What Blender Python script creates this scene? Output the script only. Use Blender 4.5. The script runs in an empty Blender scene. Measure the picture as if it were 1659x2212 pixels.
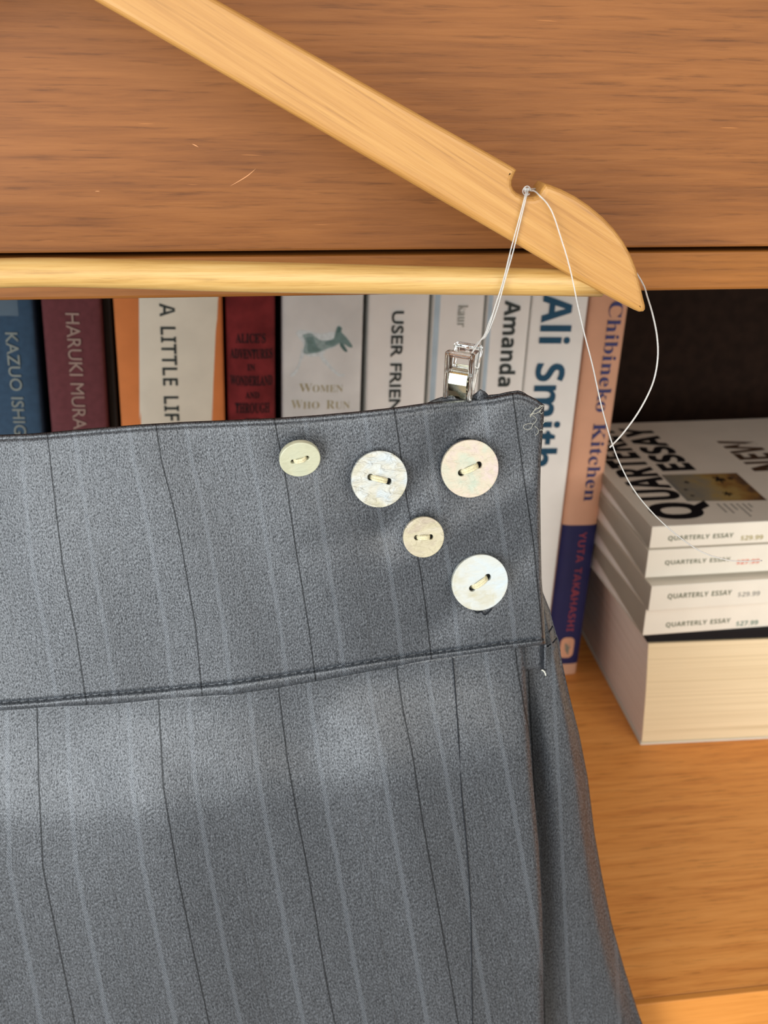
import bpy, bmesh, math, random
from mathutils import Vector, Matrix
C = bpy.context.scene.collection
random.seed(7)

# ---------------------------------------------------------------- camera
W, H, F = 1659.0, 2212.0, 2200.0            # picture size and focal length in pixels
CX, CY = W / 2, H / 2
_d = Vector((-80.7, 4900.0, F)).normalized()
_r = Vector((16500.0, -716.0, F)); _r = (_r - _r.dot(_d) * _d).normalized()
_f = _d.cross(_r)
if _f.z < 0: _f = -_f
CAM = Vector((0.0, 0.0, 0.362))
def to_world(c): return Vector((c.dot(_r), c.dot(_f), -c.dot(_d)))
ax, ay, az = to_world(Vector((1, 0, 0))), to_world(Vector((0, -1, 0))), to_world(Vector((0, 0, -1)))
cam_data = bpy.data.cameras.new('camera')
cam = bpy.data.objects.new('camera', cam_data); C.objects.link(cam)
cam.matrix_world = Matrix(((ax.x, ay.x, az.x, CAM.x), (ax.y, ay.y, az.y, CAM.y), (ax.z, ay.z, az.z, CAM.z), (0, 0, 0, 1)))
cam_data.sensor_fit = 'HORIZONTAL'; cam_data.sensor_width = 24.0
cam_data.lens = 24.0 * F / W
cam_data.clip_start = 0.01; cam_data.clip_end = 50
cam_data.dof.use_dof = True
cam_data.dof.focus_distance = 0.272
cam_data.dof.aperture_fstop = 22.0
bpy.context.scene.camera = cam

# ---------------------------------------------------------------- world and daylight
scn = bpy.context.scene
world = bpy.data.worlds.new('world'); scn.world = world; world.use_nodes = True
bg = world.node_tree.nodes['Background']
bg.inputs[0].default_value = (0.97, 0.95, 0.92, 1); bg.inputs[1].default_value = 0.70
def area(name, loc, target, sx, sy, power, col):
    l = bpy.data.lights.new(name, 'AREA'); l.shape = 'RECTANGLE'; l.size = sx; l.size_y = sy
    l.energy = power; l.color = col
    o = bpy.data.objects.new(name, l); C.objects.link(o); o.location = loc
    o.rotation_euler = (Vector(target) - Vector(loc)).to_track_quat('-Z', 'Y').to_euler()
    return o
area('window_daylight', (-0.80, -0.75, 0.15), (0.0, 0.35, 0.18), 0.8, 1.3, 24.0, (0.92, 0.97, 1.0))
area('room_daylight', (0.60, -1.35, 0.75), (0.12, 0.45, 0.08), 1.8, 1.3, 21.0, (1.0, 0.94, 0.85))
scn.view_settings.view_transform = 'Standard'; scn.view_settings.look = 'None'
scn.view_settings.gamma = 1.0; scn.view_settings.use_curve_mapping = False
scn.view_settings.exposure = 0.10

# ---------------------------------------------------------------- helpers
def ray(px, py): return to_world(Vector((px - CX, py - CY, F)))
def at(px, py, Y):                            # point where the sight line meets the upright plane y = Y
    v = ray(px, py); return CAM + v * (Y - CAM.y) / v.y
def lin(c):
    return tuple(((x / 255) / 12.92 if x / 255 <= .04045 else ((x / 255 + .055) / 1.055) ** 2.4) for x in c) + (1,)
def interp(pts, x):                           # pts: (x, y) sorted; extrapolates
    if x <= pts[0][0]: a, b = pts[0], pts[1]
    elif x >= pts[-1][0]: a, b = pts[-2], pts[-1]
    else:
        for i in range(len(pts) - 1):
            if pts[i][0] <= x <= pts[i + 1][0]: a, b = pts[i], pts[i + 1]; break
    return a[1] + (b[1] - a[1]) * (x - a[0]) / (b[0] - a[0])
def clampi(pts, x): return interp(pts, min(max(x, pts[0][0]), pts[-1][0]))
def sm(a, b, x):
    t = min(1, max(0, (x - a) / (b - a))); return t * t * (3 - 2 * t)

def thing(name, label, cat, loc=(0, 0, 0), rot=(0, 0, 0), group=None):
    o = bpy.data.objects.new(name, None); C.objects.link(o); o.empty_display_size = .01
    o.location = loc; o.rotation_euler = rot
    o['label'] = label; o['category'] = cat
    if group: o['group'] = group
    return o
def link(name, me, m, parent=None, shift=True, smooth=False, label=None):
    """shift: vertices are in world space and get moved into an unrotated parent's space"""
    if m is not None: me.materials.append(m)
    o = bpy.data.objects.new(name, me); C.objects.link(o)
    if parent is not None:
        o.parent = parent
        if shift:
            top = parent
            L = Vector((0, 0, 0))
            while top is not None: L += Vector(top.location); top = top.parent
            me.transform(Matrix.Translation(-L))
    if smooth:
        for p in me.polygons: p.use_smooth = True
    if label: o['label'] = label
    return o
def pyd(name, v, f, m, parent=None, shift=True, smooth=False, label=None):
    me = bpy.data.meshes.new(name); me.from_pydata([tuple(x) for x in v], [], f); me.update()
    return link(name, me, m, parent, shift, smooth, label)
def box_bm(bm, x0, x1, y0, y1, z0, z1, bev=0):
    r = bmesh.ops.create_cube(bm, size=1)
    vs = r['verts']
    for v in vs:
        v.co = Vector(((x0 + x1) / 2 + v.co.x * (x1 - x0), (y0 + y1) / 2 + v.co.y * (y1 - y0), (z0 + z1) / 2 + v.co.z * (z1 - z0)))
    if bev > 0:
        es = list({e for v in vs for e in v.link_edges})
        bmesh.ops.bevel(bm, geom=es, offset=bev, segments=2, affect='EDGES', profile=.5)
def bmobj(name, bm, m, parent=None, shift=True, smooth=False, label=None):
    bmesh.ops.recalc_face_normals(bm, faces=bm.faces)
    me = bpy.data.meshes.new(name); bm.to_mesh(me); bm.free()
    return link(name, me, m, parent, shift, smooth, label)
def box(name, x0, x1, y0, y1, z0, z1, m, parent=None, bev=0, shift=True, label=None):
    bm = bmesh.new(); box_bm(bm, x0, x1, y0, y1, z0, z1, bev)
    return bmobj(name, bm, m, parent, shift, False, label)
def tube_geo(pts, rad, n=8, flat=1.0):
    pts = [Vector(p) for p in pts]; V = []; Fc = []
    up = Vector((0.013, 1, 0.021)); last = None
    for i, p in enumerate(pts):
        t = (pts[min(i + 1, len(pts) - 1)] - pts[max(i - 1, 0)]).normalized()
        a = (last - last.dot(t) * t) if last is not None else (up - up.dot(t) * t)
        if a.length < 1e-6: a = Vector((1, 0, 0)) - Vector((1, 0, 0)).dot(t) * t
        a.normalize(); last = a; b = t.cross(a)
        r = rad(i / (len(pts) - 1)) if callable(rad) else rad
        for k in range(n):
            q = 2 * math.pi * k / n; V.append(p + a * r * math.cos(q) * flat + b * r * math.sin(q))
    m = len(pts)
    for i in range(m - 1):
        for k in range(n):
            Fc.append((i * n + k, i * n + (k + 1) % n, (i + 1) * n + (k + 1) % n, (i + 1) * n + k))
    Fc.append(tuple(range(n))[::-1]); Fc.append(tuple((m - 1) * n + k for k in range(n)))
    return V, Fc
def join_geo(gs):
    V = []; Fc = []
    for v, f in gs:
        o = len(V); V += list(v); Fc += [tuple(i + o for i in q) for q in f]
    return V, Fc
def tube(name, pts, rad, m, parent=None, n=8, shift=True, label=None, flat=1.0):
    V, Fc = tube_geo(pts, rad, n, flat)
    return pyd(name, V, Fc, m, parent, shift, True, label)
def spline(pts, k=8):                         # Catmull-Rom through 3D points
    P = [Vector(p) for p in pts]; P = [P[0] * 2 - P[1]] + P + [P[-1] * 2 - P[-2]]; out = []
    for i in range(1, len(P) - 2):
        for j in range(k):
            t = j / k
            out.append(.5 * ((2 * P[i]) + (P[i + 1] - P[i - 1]) * t + (2 * P[i - 1] - 5 * P[i] + 4 * P[i + 1] - P[i + 2]) * t * t + (3 * P[i] - P[i - 1] - 3 * P[i + 1] + P[i + 2]) * t ** 3))
    out.append(P[-2]); return out
def curve_mesh(polys, extrude=0, bevel=0, res=2, offset=0):
    """filled flat outline(s) in the xy plane -> mesh"""
    cu = bpy.data.curves.new('outline', 'CURVE'); cu.dimensions = '2D'; cu.fill_mode = 'BOTH'
    cu.extrude = extrude; cu.bevel_depth = bevel; cu.bevel_resolution = res; cu.offset = offset - bevel
    for p in polys:
        s = cu.splines.new('POLY'); s.points.add(len(p) - 1); s.use_cyclic_u = True
        for i, q in enumerate(p): s.points[i].co = (q[0], q[1], 0, 1)
    o = bpy.data.objects.new('outline', cu); C.objects.link(o)
    bpy.context.view_layer.update()
    dg = bpy.context.evaluated_depsgraph_get()
    me = bpy.data.meshes.new_from_object(o.evaluated_get(dg))
    bpy.data.objects.remove(o); bpy.data.curves.remove(cu); me.materials.clear()
    return me
def font_mesh(s, extrude=0, spacing=1.0, offset=0):
    cu = bpy.data.curves.new('letters', 'FONT'); cu.body = s; cu.extrude = extrude; cu.space_character = spacing; cu.offset = offset
    cu.resolution_u = 3
    o = bpy.data.objects.new('letters', cu); C.objects.link(o)
    bpy.context.view_layer.update()
    dg = bpy.context.evaluated_depsgraph_get()
    me = bpy.data.meshes.new_from_object(o.evaluated_get(dg))
    bpy.data.objects.remove(o); bpy.data.curves.remove(cu); me.materials.clear()
    return me

# ---------------------------------------------------------------- materials
def newmat(name):
    m = bpy.data.materials.new(name); m.use_nodes = True
    nt = m.node_tree; return m, nt, nt.nodes['Principled BSDF']
def N(nt, t, **kw):
    n = nt.nodes.new(t)
    for k, v in kw.items(): setattr(n, k, v)
    return n
def mapping(nt, src, scale, rot=(0, 0, 0), loc=(0, 0, 0)):
    mp = N(nt, 'ShaderNodeMapping'); mp.inputs['Scale'].default_value = scale
    mp.inputs['Rotation'].default_value = rot; mp.inputs['Location'].default_value = loc
    nt.links.new(src, mp.inputs['Vector']); return mp.outputs[0]
def noise(nt, vec, scale, detail=3, rough=.5, dist=0):
    n = N(nt, 'ShaderNodeTexNoise'); n.inputs['Scale'].default_value = scale; n.inputs['Detail'].default_value = detail
    n.inputs['Roughness'].default_value = rough; n.inputs['Distortion'].default_value = dist
    nt.links.new(vec, n.inputs['Vector']); return n.outputs['Fac']
def ramp(nt, fac, stops, mode='LINEAR'):
    r = N(nt, 'ShaderNodeValToRGB'); r.color_ramp.interpolation = mode
    e = r.color_ramp.elements
    e[0].position, e[0].color = stops[0][0], stops[0][1]; e[1].position, e[1].color = stops[-1][0], stops[-1][1]
    for p, c in stops[1:-1]:
        q = e.new(p); q.color = c
    nt.links.new(fac, r.inputs[0]); return r.outputs[0]
def mix(nt, fac, a, b, blend='MIX'):
    n = N(nt, 'ShaderNodeMix', data_type='RGBA', blend_type=blend)
    for s, v in ((0, fac), (6, a), (7, b)):
        if hasattr(v, 'links'): nt.links.new(v, n.inputs[s])
        else: n.inputs[s].default_value = v
    return n.outputs[2]
def math_(nt, op, a, b=None, c=None):
    n = N(nt, 'ShaderNodeMath', operation=op)
    for i, v in enumerate((a, b, c)):
        if v is None: continue
        if hasattr(v, 'links'): nt.links.new(v, n.inputs[i])
        else: n.inputs[i].default_value = v
    return n.outputs[0]
def bump(nt, bs, h, strength, dist):
    b = N(nt, 'ShaderNodeBump'); b.inputs['Strength'].default_value = strength; b.inputs['Distance'].default_value = dist
    nt.links.new(h, b.inputs['Height']); nt.links.new(b.outputs[0], bs.inputs['Normal'])
def coords(nt): return N(nt, 'ShaderNodeTexCoord').outputs['Object']
def gr(v): return (v, v, v, 1)

def wood(name, dark, mid, light, grain, rot=(0, 0, 0), rough=.45, streak=1.0, flecks=True, band=.35, spec=.35, seed=0):
    """grain: how stretched the figure is on each axis, small = along the grain"""
    m, nt, bs = newmat(name); co = mapping(nt, coords(nt), (1, 1, 1), rot, (seed, seed * .7, seed * .3))
    g = Vector(grain)
    v1 = mapping(nt, co, tuple(g)); a = noise(nt, v1, 1.0, 6, .62, .6)
    v2 = mapping(nt, co, tuple(Vector((g.x * 3.2, g.y * 3.2, g.z * 3.2)))); b = noise(nt, v2, 1.0, 4, .65, .2)
    v3 = mapping(nt, co, tuple(Vector((g.x * .35, g.y * .35, g.z * .35)))); c = noise(nt, v3, 1.0, 2, .5)
    f = math_(nt, 'ADD', math_(nt, 'MULTIPLY', a, .55), math_(nt, 'MULTIPLY', b, .25))
    f = math_(nt, 'ADD', f, math_(nt, 'MULTIPLY', c, .2))
    col = ramp(nt, f, [(.5 - band * .42, lin(dark)), (.5, lin(mid)), (.5 + band * .42, lin(light))])
    s = ramp(nt, b, [(.30, gr(1 - .45 * streak)), (.43, gr(1))])
    col = mix(nt, 1.0, col, s, 'MULTIPLY')
    if flecks:
        v4 = mapping(nt, co, tuple(Vector((g.x * 4, g.y * 4, g.z * 4))), (0, 0, 0), (3.1, 1.7, 9.2)); d = noise(nt, v4, 1.0, 1, .4)
        fl = ramp(nt, d, [(.76, gr(0)), (.80, gr(.4))])
        col = mix(nt, fl, col, lin(tuple(min(255, x * 1.25 + 14) for x in light)))
    nt.links.new(col, bs.inputs['Base Color'])
    bs.inputs['Roughness'].default_value = rough; bs.inputs['Specular IOR Level'].default_value = spec
    bump(nt, bs, b, .25, .0003)
    return m
def plain(name, col, rough=.5, spec=.4, var=.04, nscale=60, metallic=0, bumpy=0):
    m, nt, bs = newmat(name); co = coords(nt); n = noise(nt, co, nscale, 3)
    a = tuple(x * (1 - var * 2) for x in lin(col)[:3]) + (1,); b = tuple(min(1, x * (1 + var * 2)) for x in lin(col)[:3]) + (1,)
    nt.links.new(ramp(nt, n, [(.35, a), (.65, b)]), bs.inputs['Base Color'])
    bs.inputs['Roughness'].default_value = rough; bs.inputs['Specular IOR Level'].default_value = spec; bs.inputs['Metallic'].default_value = metallic
    if bumpy: bump(nt, bs, noise(nt, co, 900, 2), bumpy, .0003)
    return m
def paper_block(name, col, dark, axis_scale):
    m, nt, bs = newmat(name); v = mapping(nt, coords(nt), axis_scale); n = noise(nt, v, 1.0, 3, .6)
    nt.links.new(ramp(nt, n, [(.33, lin(dark)), (.5, lin(col)), (.75, lin(tuple(min(255, c + 6) for c in col)))]), bs.inputs['Base Color'])
    bs.inputs['Roughness'].default_value = .8; bs.inputs['Specular IOR Level'].default_value = .15
    bump(nt, bs, n, .25, .0003); return m
def cloth_mat(name, base, hi, stripes=True):
    """worsted weave with light herringbone stripes and single dark threads, laid out on the cloth's own uv"""
    m, nt, bs = newmat(name)
    uv = N(nt, 'ShaderNodeUVMap').outputs[0]
    sep = N(nt, 'ShaderNodeSeparateXYZ'); nt.links.new(uv, sep.inputs[0]); u, v = sep.outputs[0], sep.outputs[1]
    n1 = noise(nt, mapping(nt, uv, (88, 52, 1), (0, 0, .35)), 1.0, 2, .6)
    n2 = noise(nt, mapping(nt, uv, (5, 3, 1)), 1.0, 2, .5)
    n3 = noise(nt, mapping(nt, uv, (150, 6, 1)), 1.0, 1, .5)
    w = math_(nt, 'ADD', math_(nt, 'MULTIPLY', n1, .75), math_(nt, 'MULTIPLY', n3, .25))
    col = ramp(nt, w, [(.36, tuple(x * .50 for x in lin(base)[:3]) + (1,)), (.5, lin(base)), (.66, tuple(x * 1.15 for x in lin(hi)[:3]) + (1,))])
    col = mix(nt, .25, col, ramp(nt, n2, [(.35, gr(.75)), (.65, gr(1.0))]), 'MULTIPLY')
    sig = n1
    if stripes:
        # light stripes at u = .25 + .5k made of slanting stitches
        f = math_(nt, 'FRACT', math_(nt, 'MULTIPLY', math_(nt, 'ADD', u, 20.0), 2.0))
        d = math_(nt, 'ABSOLUTE', math_(nt, 'SUBTRACT', f, .5))
        band_ = ramp(nt, d, [(.028, gr(1)), (.044, gr(0))])
        h = math_(nt, 'SINE', math_(nt, 'MULTIPLY', math_(nt, 'SUBTRACT', math_(nt, 'MULTIPLY', v, 1.0), math_(nt, 'MULTIPLY', u, 1.6)), 260.0))
        hatch = ramp(nt, math_(nt, 'ADD', math_(nt, 'MULTIPLY', h, .5), .5), [(.3, gr(.0)), (.75, gr(1))])
        lightc = mix(nt, hatch, lin(tuple(x * .80 for x in base)), lin(tuple(min(255, x * 1.28) for x in hi)))
        col = mix(nt, math_(nt, 'MULTIPLY', band_, .62), col, lightc)
        # dark threads at whole u
        f2 = math_(nt, 'FRACT', math_(nt, 'ADD', u, 20.5)); d2 = math_(nt, 'ABSOLUTE', math_(nt, 'SUBTRACT', f2, .5))
        dk = ramp(nt, d2, [(.0035, gr(1)), (.0085, gr(0))])
        col = mix(nt, math_(nt, 'MULTIPLY', dk, .85), col, lin(tuple(x * .38 for x in base)))
        # faint tone-on-tone line half way
        f3 = math_(nt, 'FRACT', math_(nt, 'ADD', u, 20.0)); d3 = math_(nt, 'ABSOLUTE', math_(nt, 'SUBTRACT', f3, .5))
        fk = ramp(nt, d3, [(.003, gr(.35)), (.012, gr(0))])
        col = mix(nt, fk, col, lin(tuple(x * .62 for x in base)))
    nt.links.new(col, bs.inputs['Base Color'])
    bs.inputs['Roughness'].default_value = .41
    sp_ = ramp(nt, w, [(.36, gr(.22)), (.5, gr(.75)), (.66, gr(1.0))])
    if stripes: sp_ = mix(nt, math_(nt, 'MULTIPLY', dk, .8), sp_, gr(.1))
    nt.links.new(sp_, bs.inputs['Specular IOR Level'])
    bump(nt, bs, sig, .6, .0003)
    return m
def pearl(name, a, b, c, seed, bumps=.5):
    m, nt, bs = newmat(name); co = mapping(nt, coords(nt), (1, 1, 1), (0, 0, 0), (seed, seed * 1.3, 0))
    n1 = noise(nt, co, 110, 3, .5, 1.2); n2 = noise(nt, mapping(nt, co, (1, 2.2, 1), (0, 0, .6)), 260, 3, .55, .8)
    f = math_(nt, 'ADD', math_(nt, 'MULTIPLY', n1, .75), math_(nt, 'MULTIPLY', n2, .25))
    nt.links.new(ramp(nt, f, [(.34, lin(a)), (.5, lin(b)), (.64, lin(c))]), bs.inputs['Base Color'])
    bs.inputs['Roughness'].default_value = .36; bs.inputs['Specular IOR Level'].default_value = .4
    bs.inputs['Subsurface Weight'].default_value = 0
    bs.inputs['Coat Weight'].default_value = .2; bs.inputs['Coat Roughness'].default_value = .15
    bump(nt, bs, n2, bumps, .0012); return m
def glass(name, rough=.04, ior=1.49, col=(.97, .98, .97, 1)):
    m, nt, bs = newmat(name); bs.inputs['Base Color'].default_value = col
    bs.inputs['Transmission Weight'].default_value = 1.0; bs.inputs['Roughness'].default_value = rough; bs.inputs['IOR'].default_value = ior
    return m
GLYPHS = {
 'S\'': (151,'57,306 44,480 107,480 94,306'),
 'SA': (437,'-9,0 -9,18 9,21 24,30 36,47 49,75 206,466 224,465 384,87 411,34 425,22 443,18 443,0 229,0 229,18 270,25 283,46 273,81 253,132 103,132 79,71 76,59 75,48 87,26 124,18 128,18 128,0/113,161 242,161 177,319'),
 'SC': (468,'257,-11 193,-3 137,20 91,56 56,104 34,162 26,228 34,294 56,351 92,399 139,435 195,458 259,465 309,459 367,440 388,435 408,443 419,465 437,465 437,308 420,308 392,364 356,407 313,434 265,443 222,435 187,409 163,365 149,304 144,226 149,153 165,97 192,56 230,32 278,24 318,29 358,45 395,71 428,106 447,89 395,33 332,0'),
 'SD': (496,'20,0 20,17 47,21 63,30 71,46 74,75 74,374 71,407 61,426 43,435 15,439 15,455 222,455 296,449 357,429 405,396 440,351 461,295 468,228 459,146 430,82 382,36 315,9 228,0/222,24 262,30 295,47 319,75 343,139 351,229 345,303 330,360 305,401 269,425 223,433 202,431 190,423 184,409 182,385 182,72 184,48 190,34 202,27'),
 'SE': (442,'14,0 14,17 44,20 62,30 72,48 75,78 75,369 72,405 62,425 44,435 16,439 16,455 399,455 399,320 383,320 369,373 340,406 295,424 232,430 200,428 191,424 186,417 183,388 183,246 193,246 232,252 259,269 277,300 288,345 304,345 304,118 287,118 282,154 273,181 259,201 241,213 216,220 185,222 183,222 183,67 185,47 192,35 206,29 230,28 276,30 313,39 345,53 371,75 393,105 411,143 430,143 402,0'),
 'SG': (508,'268,-10 200,-3 141,19 93,55 57,103 35,161 28,229 35,295 57,352 93,399 139,435 195,458 257,465 311,459 369,441 388,436 398,438 406,443 419,465 437,465 437,308 420,308 403,346 382,379 357,406 329,426 299,439 267,443 224,435 189,409 165,366 151,305 146,228 154,135 180,67 206,37 238,19 275,13 308,16 328,27 339,45 343,71 343,128 339,154 329,170 309,179 275,182 275,198 500,198 500,182 473,179 457,171 449,155 446,128 446,29 357,0'),
 'SH': (523,'15,0 15,17 45,22 62,32 72,50 75,81 75,379 71,406 62,424 44,434 16,439 16,455 242,455 242,439 204,432 193,425 187,415 183,400 182,379 182,251 342,251 342,379 337,415 331,425 320,432 282,439 282,455 507,455 507,439 478,434 461,424 452,407 449,379 449,81 452,52 461,33 478,22 507,17 507,0 282,0 282,17 311,21 329,31 339,49 342,81 342,221 182,221 182,81 185,50 194,32 212,22 242,17 242,0'),
 'SI': (261,'13,0 13,17 42,23 61,32 72,49 75,75 75,387 72,412 63,427 45,435 13,439 13,455 244,455 244,439 214,435 196,427 186,412 183,387 183,77 187,44 194,34 206,26 246,17 246,0'),
 'SK': (510,'16,0 16,17 45,22 63,32 72,50 75,81 75,379 72,406 63,424 45,434 17,439 17,455 242,455 242,439 205,432 194,425 187,415 184,400 183,379 183,234 321,373 342,398 349,418 334,434 291,439 291,455 486,455 486,439 477,439 415,419 345,361 271,285 463,46 487,25 501,20 519,17 519,0 281,0 281,17 306,18 322,21 331,27 334,34 329,47 316,66 199,214 183,198 183,81 186,50 195,32 213,22 242,17 242,0'),
 'SL': (426,'15,0 15,17 45,22 62,32 72,50 75,81 75,379 71,407 62,425 44,434 16,439 16,455 250,455 250,439 226,437 208,434 196,427 188,416 183,401 182,379 182,83 185,47 191,37 200,31 234,28 278,31 315,40 345,56 370,80 391,112 409,154 427,154 402,0'),
 'SM': (634,'14,0 14,17 43,22 61,32 72,50 75,79 75,382 74,402 71,416 64,426 53,432 15,439 15,455 185,455 317,142 449,455 617,455 617,439 590,433 573,423 563,405 560,378 560,85 561,61 565,43 571,31 582,23 596,19 617,17 617,0 396,0 396,17 433,25 443,32 450,44 453,61 455,83 455,399 288,0 270,0 105,389 105,80 109,48 120,30 139,20 169,17 169,0'),
 'SN': (494,'403,-11 107,350 107,79 110,49 119,31 136,21 167,17 167,0 18,0 18,17 39,19 54,23 65,30 71,41 75,57 76,79 76,388 36,433 18,439 18,455 156,455 391,169 391,377 390,399 386,414 379,425 369,431 331,439 331,455 480,455 480,439 450,434 433,425 425,407 422,377 422,-11'),
 'SO': (525,'261,-11 213,-6 169,7 129,29 94,58 66,93 45,134 32,179 28,228 32,276 45,321 66,362 95,397 130,426 170,448 216,462 265,466 313,462 357,448 397,427 431,399 459,364 481,323 494,277 498,228 494,179 481,134 459,93 430,58 395,29 355,7 310,-6/265,12 328,36 367,108 379,228 371,321 348,389 310,430 260,443 196,419 158,347 145,228 153,135 177,67 215,26'),
 'SR': (473,'15,0 15,17 45,22 62,32 72,50 75,81 75,379 71,406 62,424 44,434 16,439 16,455 217,455 305,448 367,426 405,388 417,334 406,285 372,248 315,224 432,50 452,26 463,19 478,17 480,17 480,0 338,0 201,212 182,212 182,81 185,50 194,32 212,22 242,17 242,0/182,234 203,234 249,240 280,258 298,290 304,336 295,389 268,421 224,431 202,429 190,422 184,409 182,385'),
 'SS': (390,'43,-11 43,158 62,158 83,94 111,50 149,24 197,15 231,20 257,36 273,60 279,89 265,129 225,160 163,191 112,221 77,253 56,289 50,332 54,370 67,403 88,429 115,449 148,462 185,466 229,461 282,448 291,446 300,445 313,450 320,466 339,466 339,319 322,319 310,354 293,385 272,410 248,429 222,441 194,445 163,440 140,426 125,406 120,380 124,356 137,336 159,319 189,303 253,273 290,253 317,233 337,211 350,188 357,162 359,133 354,93 339,58 314,29 281,8 240,-6 192,-10 158,-8 126,1 98,9 85,12 75,11 69,7 61,-11'),
 'ST': (423,'92,0 92,17 123,21 142,31 152,50 156,81 156,433 149,433 102,426 65,403 41,367 29,318 11,318 11,455 410,455 410,317 394,317 375,382 333,420 269,433 263,433 263,81 267,49 276,30 296,21 328,17 328,0'),
 'SU': (492,'248,-13 168,-2 114,29 83,81 73,155 73,379 70,406 61,424 43,434 15,439 15,455 240,455 240,439 202,432 192,425 185,415 181,379 181,140 186,88 203,51 232,29 275,22 340,37 379,83 392,159 392,378 389,406 379,423 360,433 328,439 328,455 474,455 474,439 448,432 433,421 425,404 422,378 422,181 412,92 380,32 325,-2'),
 'SV': (428,'212,-13 44,381 22,420 8,432 -14,439 -14,455 211,455 211,439 184,437 166,432 156,423 152,410 161,378 259,143 348,377 355,409 351,423 342,432 324,437 299,439 299,455 442,455 442,439 423,436 408,427 395,411 382,383 230,-13'),
 'SW': (611,'171,-11 32,393 24,413 15,427 3,435 -15,439 -15,455 181,455 181,439 162,437 150,432 143,423 140,410 148,373 223,153 301,353 286,399 278,418 267,429 252,435 229,439 229,455 439,455 439,439 404,432 393,412 399,386 474,166 541,369 549,406 546,421 538,430 524,436 503,439 503,455 624,455 624,439 607,433 594,421 584,404 575,379 446,-11 428,-11 316,309 190,-11'),
 'Sa': (344,'255,-10 226,-5 208,10 200,35 151,2 95,-9 64,-4 40,11 25,34 20,63 31,104 63,136 119,164 199,190 199,241 196,266 187,282 171,292 148,296 115,290 104,274 113,257 121,243 123,231 120,215 110,202 95,194 77,191 59,194 45,203 36,218 33,236 37,259 49,278 69,295 95,308 126,316 162,318 223,312 263,292 285,259 293,210 293,62 295,40 298,36 304,34 320,42 329,28 294,-1/151,34 174,41 187,50 199,63 199,169 154,151 127,123 118,84 126,46'),
 'Sb': (361,'43,-11 43,388 41,414 37,428 26,436 8,439 8,455 138,455 138,279 175,308 221,318 254,313 284,299 308,276 326,245 338,208 342,166 337,118 323,75 300,40 270,13 233,-4 192,-10 148,-1 105,28 53,-11/183,14 213,23 232,49 242,95 245,160 242,213 231,251 212,273 184,280 169,277 155,270 144,257 138,242 138,69 143,38 158,20'),
 'Sc': (293,'156,-10 119,-5 87,11 59,35 38,68 24,106 19,150 25,196 40,237 64,271 96,297 133,313 175,319 218,314 250,298 271,275 277,245 275,228 266,215 253,207 236,204 214,209 201,225 196,251 197,261 197,271 190,290 169,297 138,285 118,248 112,187 118,123 137,76 166,48 204,38 239,47 271,72 285,60 248,21 205,-2'),
 'Se': (301,'154,-10 117,-5 85,10 58,35 37,69 24,109 19,157 24,201 38,240 59,273 87,298 120,313 157,318 209,309 249,280 274,234 283,173 283,166 117,166 127,97 154,56 199,42 237,53 270,86 285,73 248,27 205,-1/116,192 201,192 201,215 199,252 193,277 181,292 161,297 136,286 121,255 116,203'),
 'Sh': (381,'18,0 18,16 35,19 45,26 51,37 52,56 52,399 51,417 46,429 36,437 19,440 19,455 148,455 148,267 190,305 243,318 292,306 321,271 330,212 330,56 332,38 337,26 347,19 363,16 363,0 202,0 202,16 207,16 228,26 235,56 235,217 234,241 229,258 219,268 203,271 173,262 148,235 148,56 149,38 154,26 164,19 180,16 180,0'),
 'Si': (198,'101,362 81,366 65,376 54,393 50,412 54,432 65,449 81,460 101,463 120,460 137,449 147,432 151,412 147,393 136,376 120,366/18,0 18,16 35,19 45,26 51,37 52,56 52,252 51,272 47,285 37,291 20,293 21,310 148,310 148,56 150,38 154,26 164,19 180,16 180,0'),
 'Sk': (359,'17,0 17,16 35,19 45,26 51,38 52,56 52,398 51,417 47,429 38,436 20,439 21,455 148,455 148,169 227,248 240,264 244,278 235,290 209,293 206,293 206,310 345,310 345,293 308,284 275,260 222,209 346,34 360,21 376,16 376,0 211,0 211,16 217,16 234,20 239,32 232,49 163,147 148,134 148,56 149,38 154,26 164,19 180,16 180,0'),
 'Sn': (381,'18,0 18,16 35,19 45,26 51,37 52,56 52,253 51,271 46,284 36,291 19,294 19,310 148,310 148,267 190,306 243,318 292,306 321,271 330,212 330,56 332,38 337,26 347,19 363,16 363,0 202,0 202,16 207,16 228,26 235,56 235,217 234,241 229,258 219,268 203,271 173,262 148,235 148,56 149,38 154,26 164,19 180,16 180,0'),
 'So': (336,'169,-10 127,-5 90,11 60,37 38,70 24,110 19,154 24,199 38,239 60,272 90,297 127,313 168,318 209,313 245,298 275,273 298,240 312,200 317,154 312,108 298,69 275,36 245,11 210,-5/169,11 193,18 209,39 214,56 217,81 220,154 217,227 208,271 192,292 169,299 144,292 128,271 120,227 117,154 120,82 123,56 128,39 144,18'),
 'Sr': (287,'18,0 18,16 35,19 45,26 51,37 52,56 52,252 51,273 46,285 37,291 20,293 21,310 146,310 146,252 165,280 187,301 210,314 233,318 258,315 275,304 286,287 289,266 287,248 278,234 265,225 248,222 233,224 222,231 207,250 199,257 189,260 175,255 162,241 152,220 149,192 149,56 152,37 159,25 173,19 197,16 197,0'),
 'St': (228,'124,-9 89,-4 66,10 53,36 48,71 48,279 20,279 20,300 88,369 112,398 129,424 144,424 144,310 208,310 208,279 144,279 144,82 146,64 149,51 157,43 168,40 189,49 206,75 222,66 198,24 165,-1'),
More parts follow.
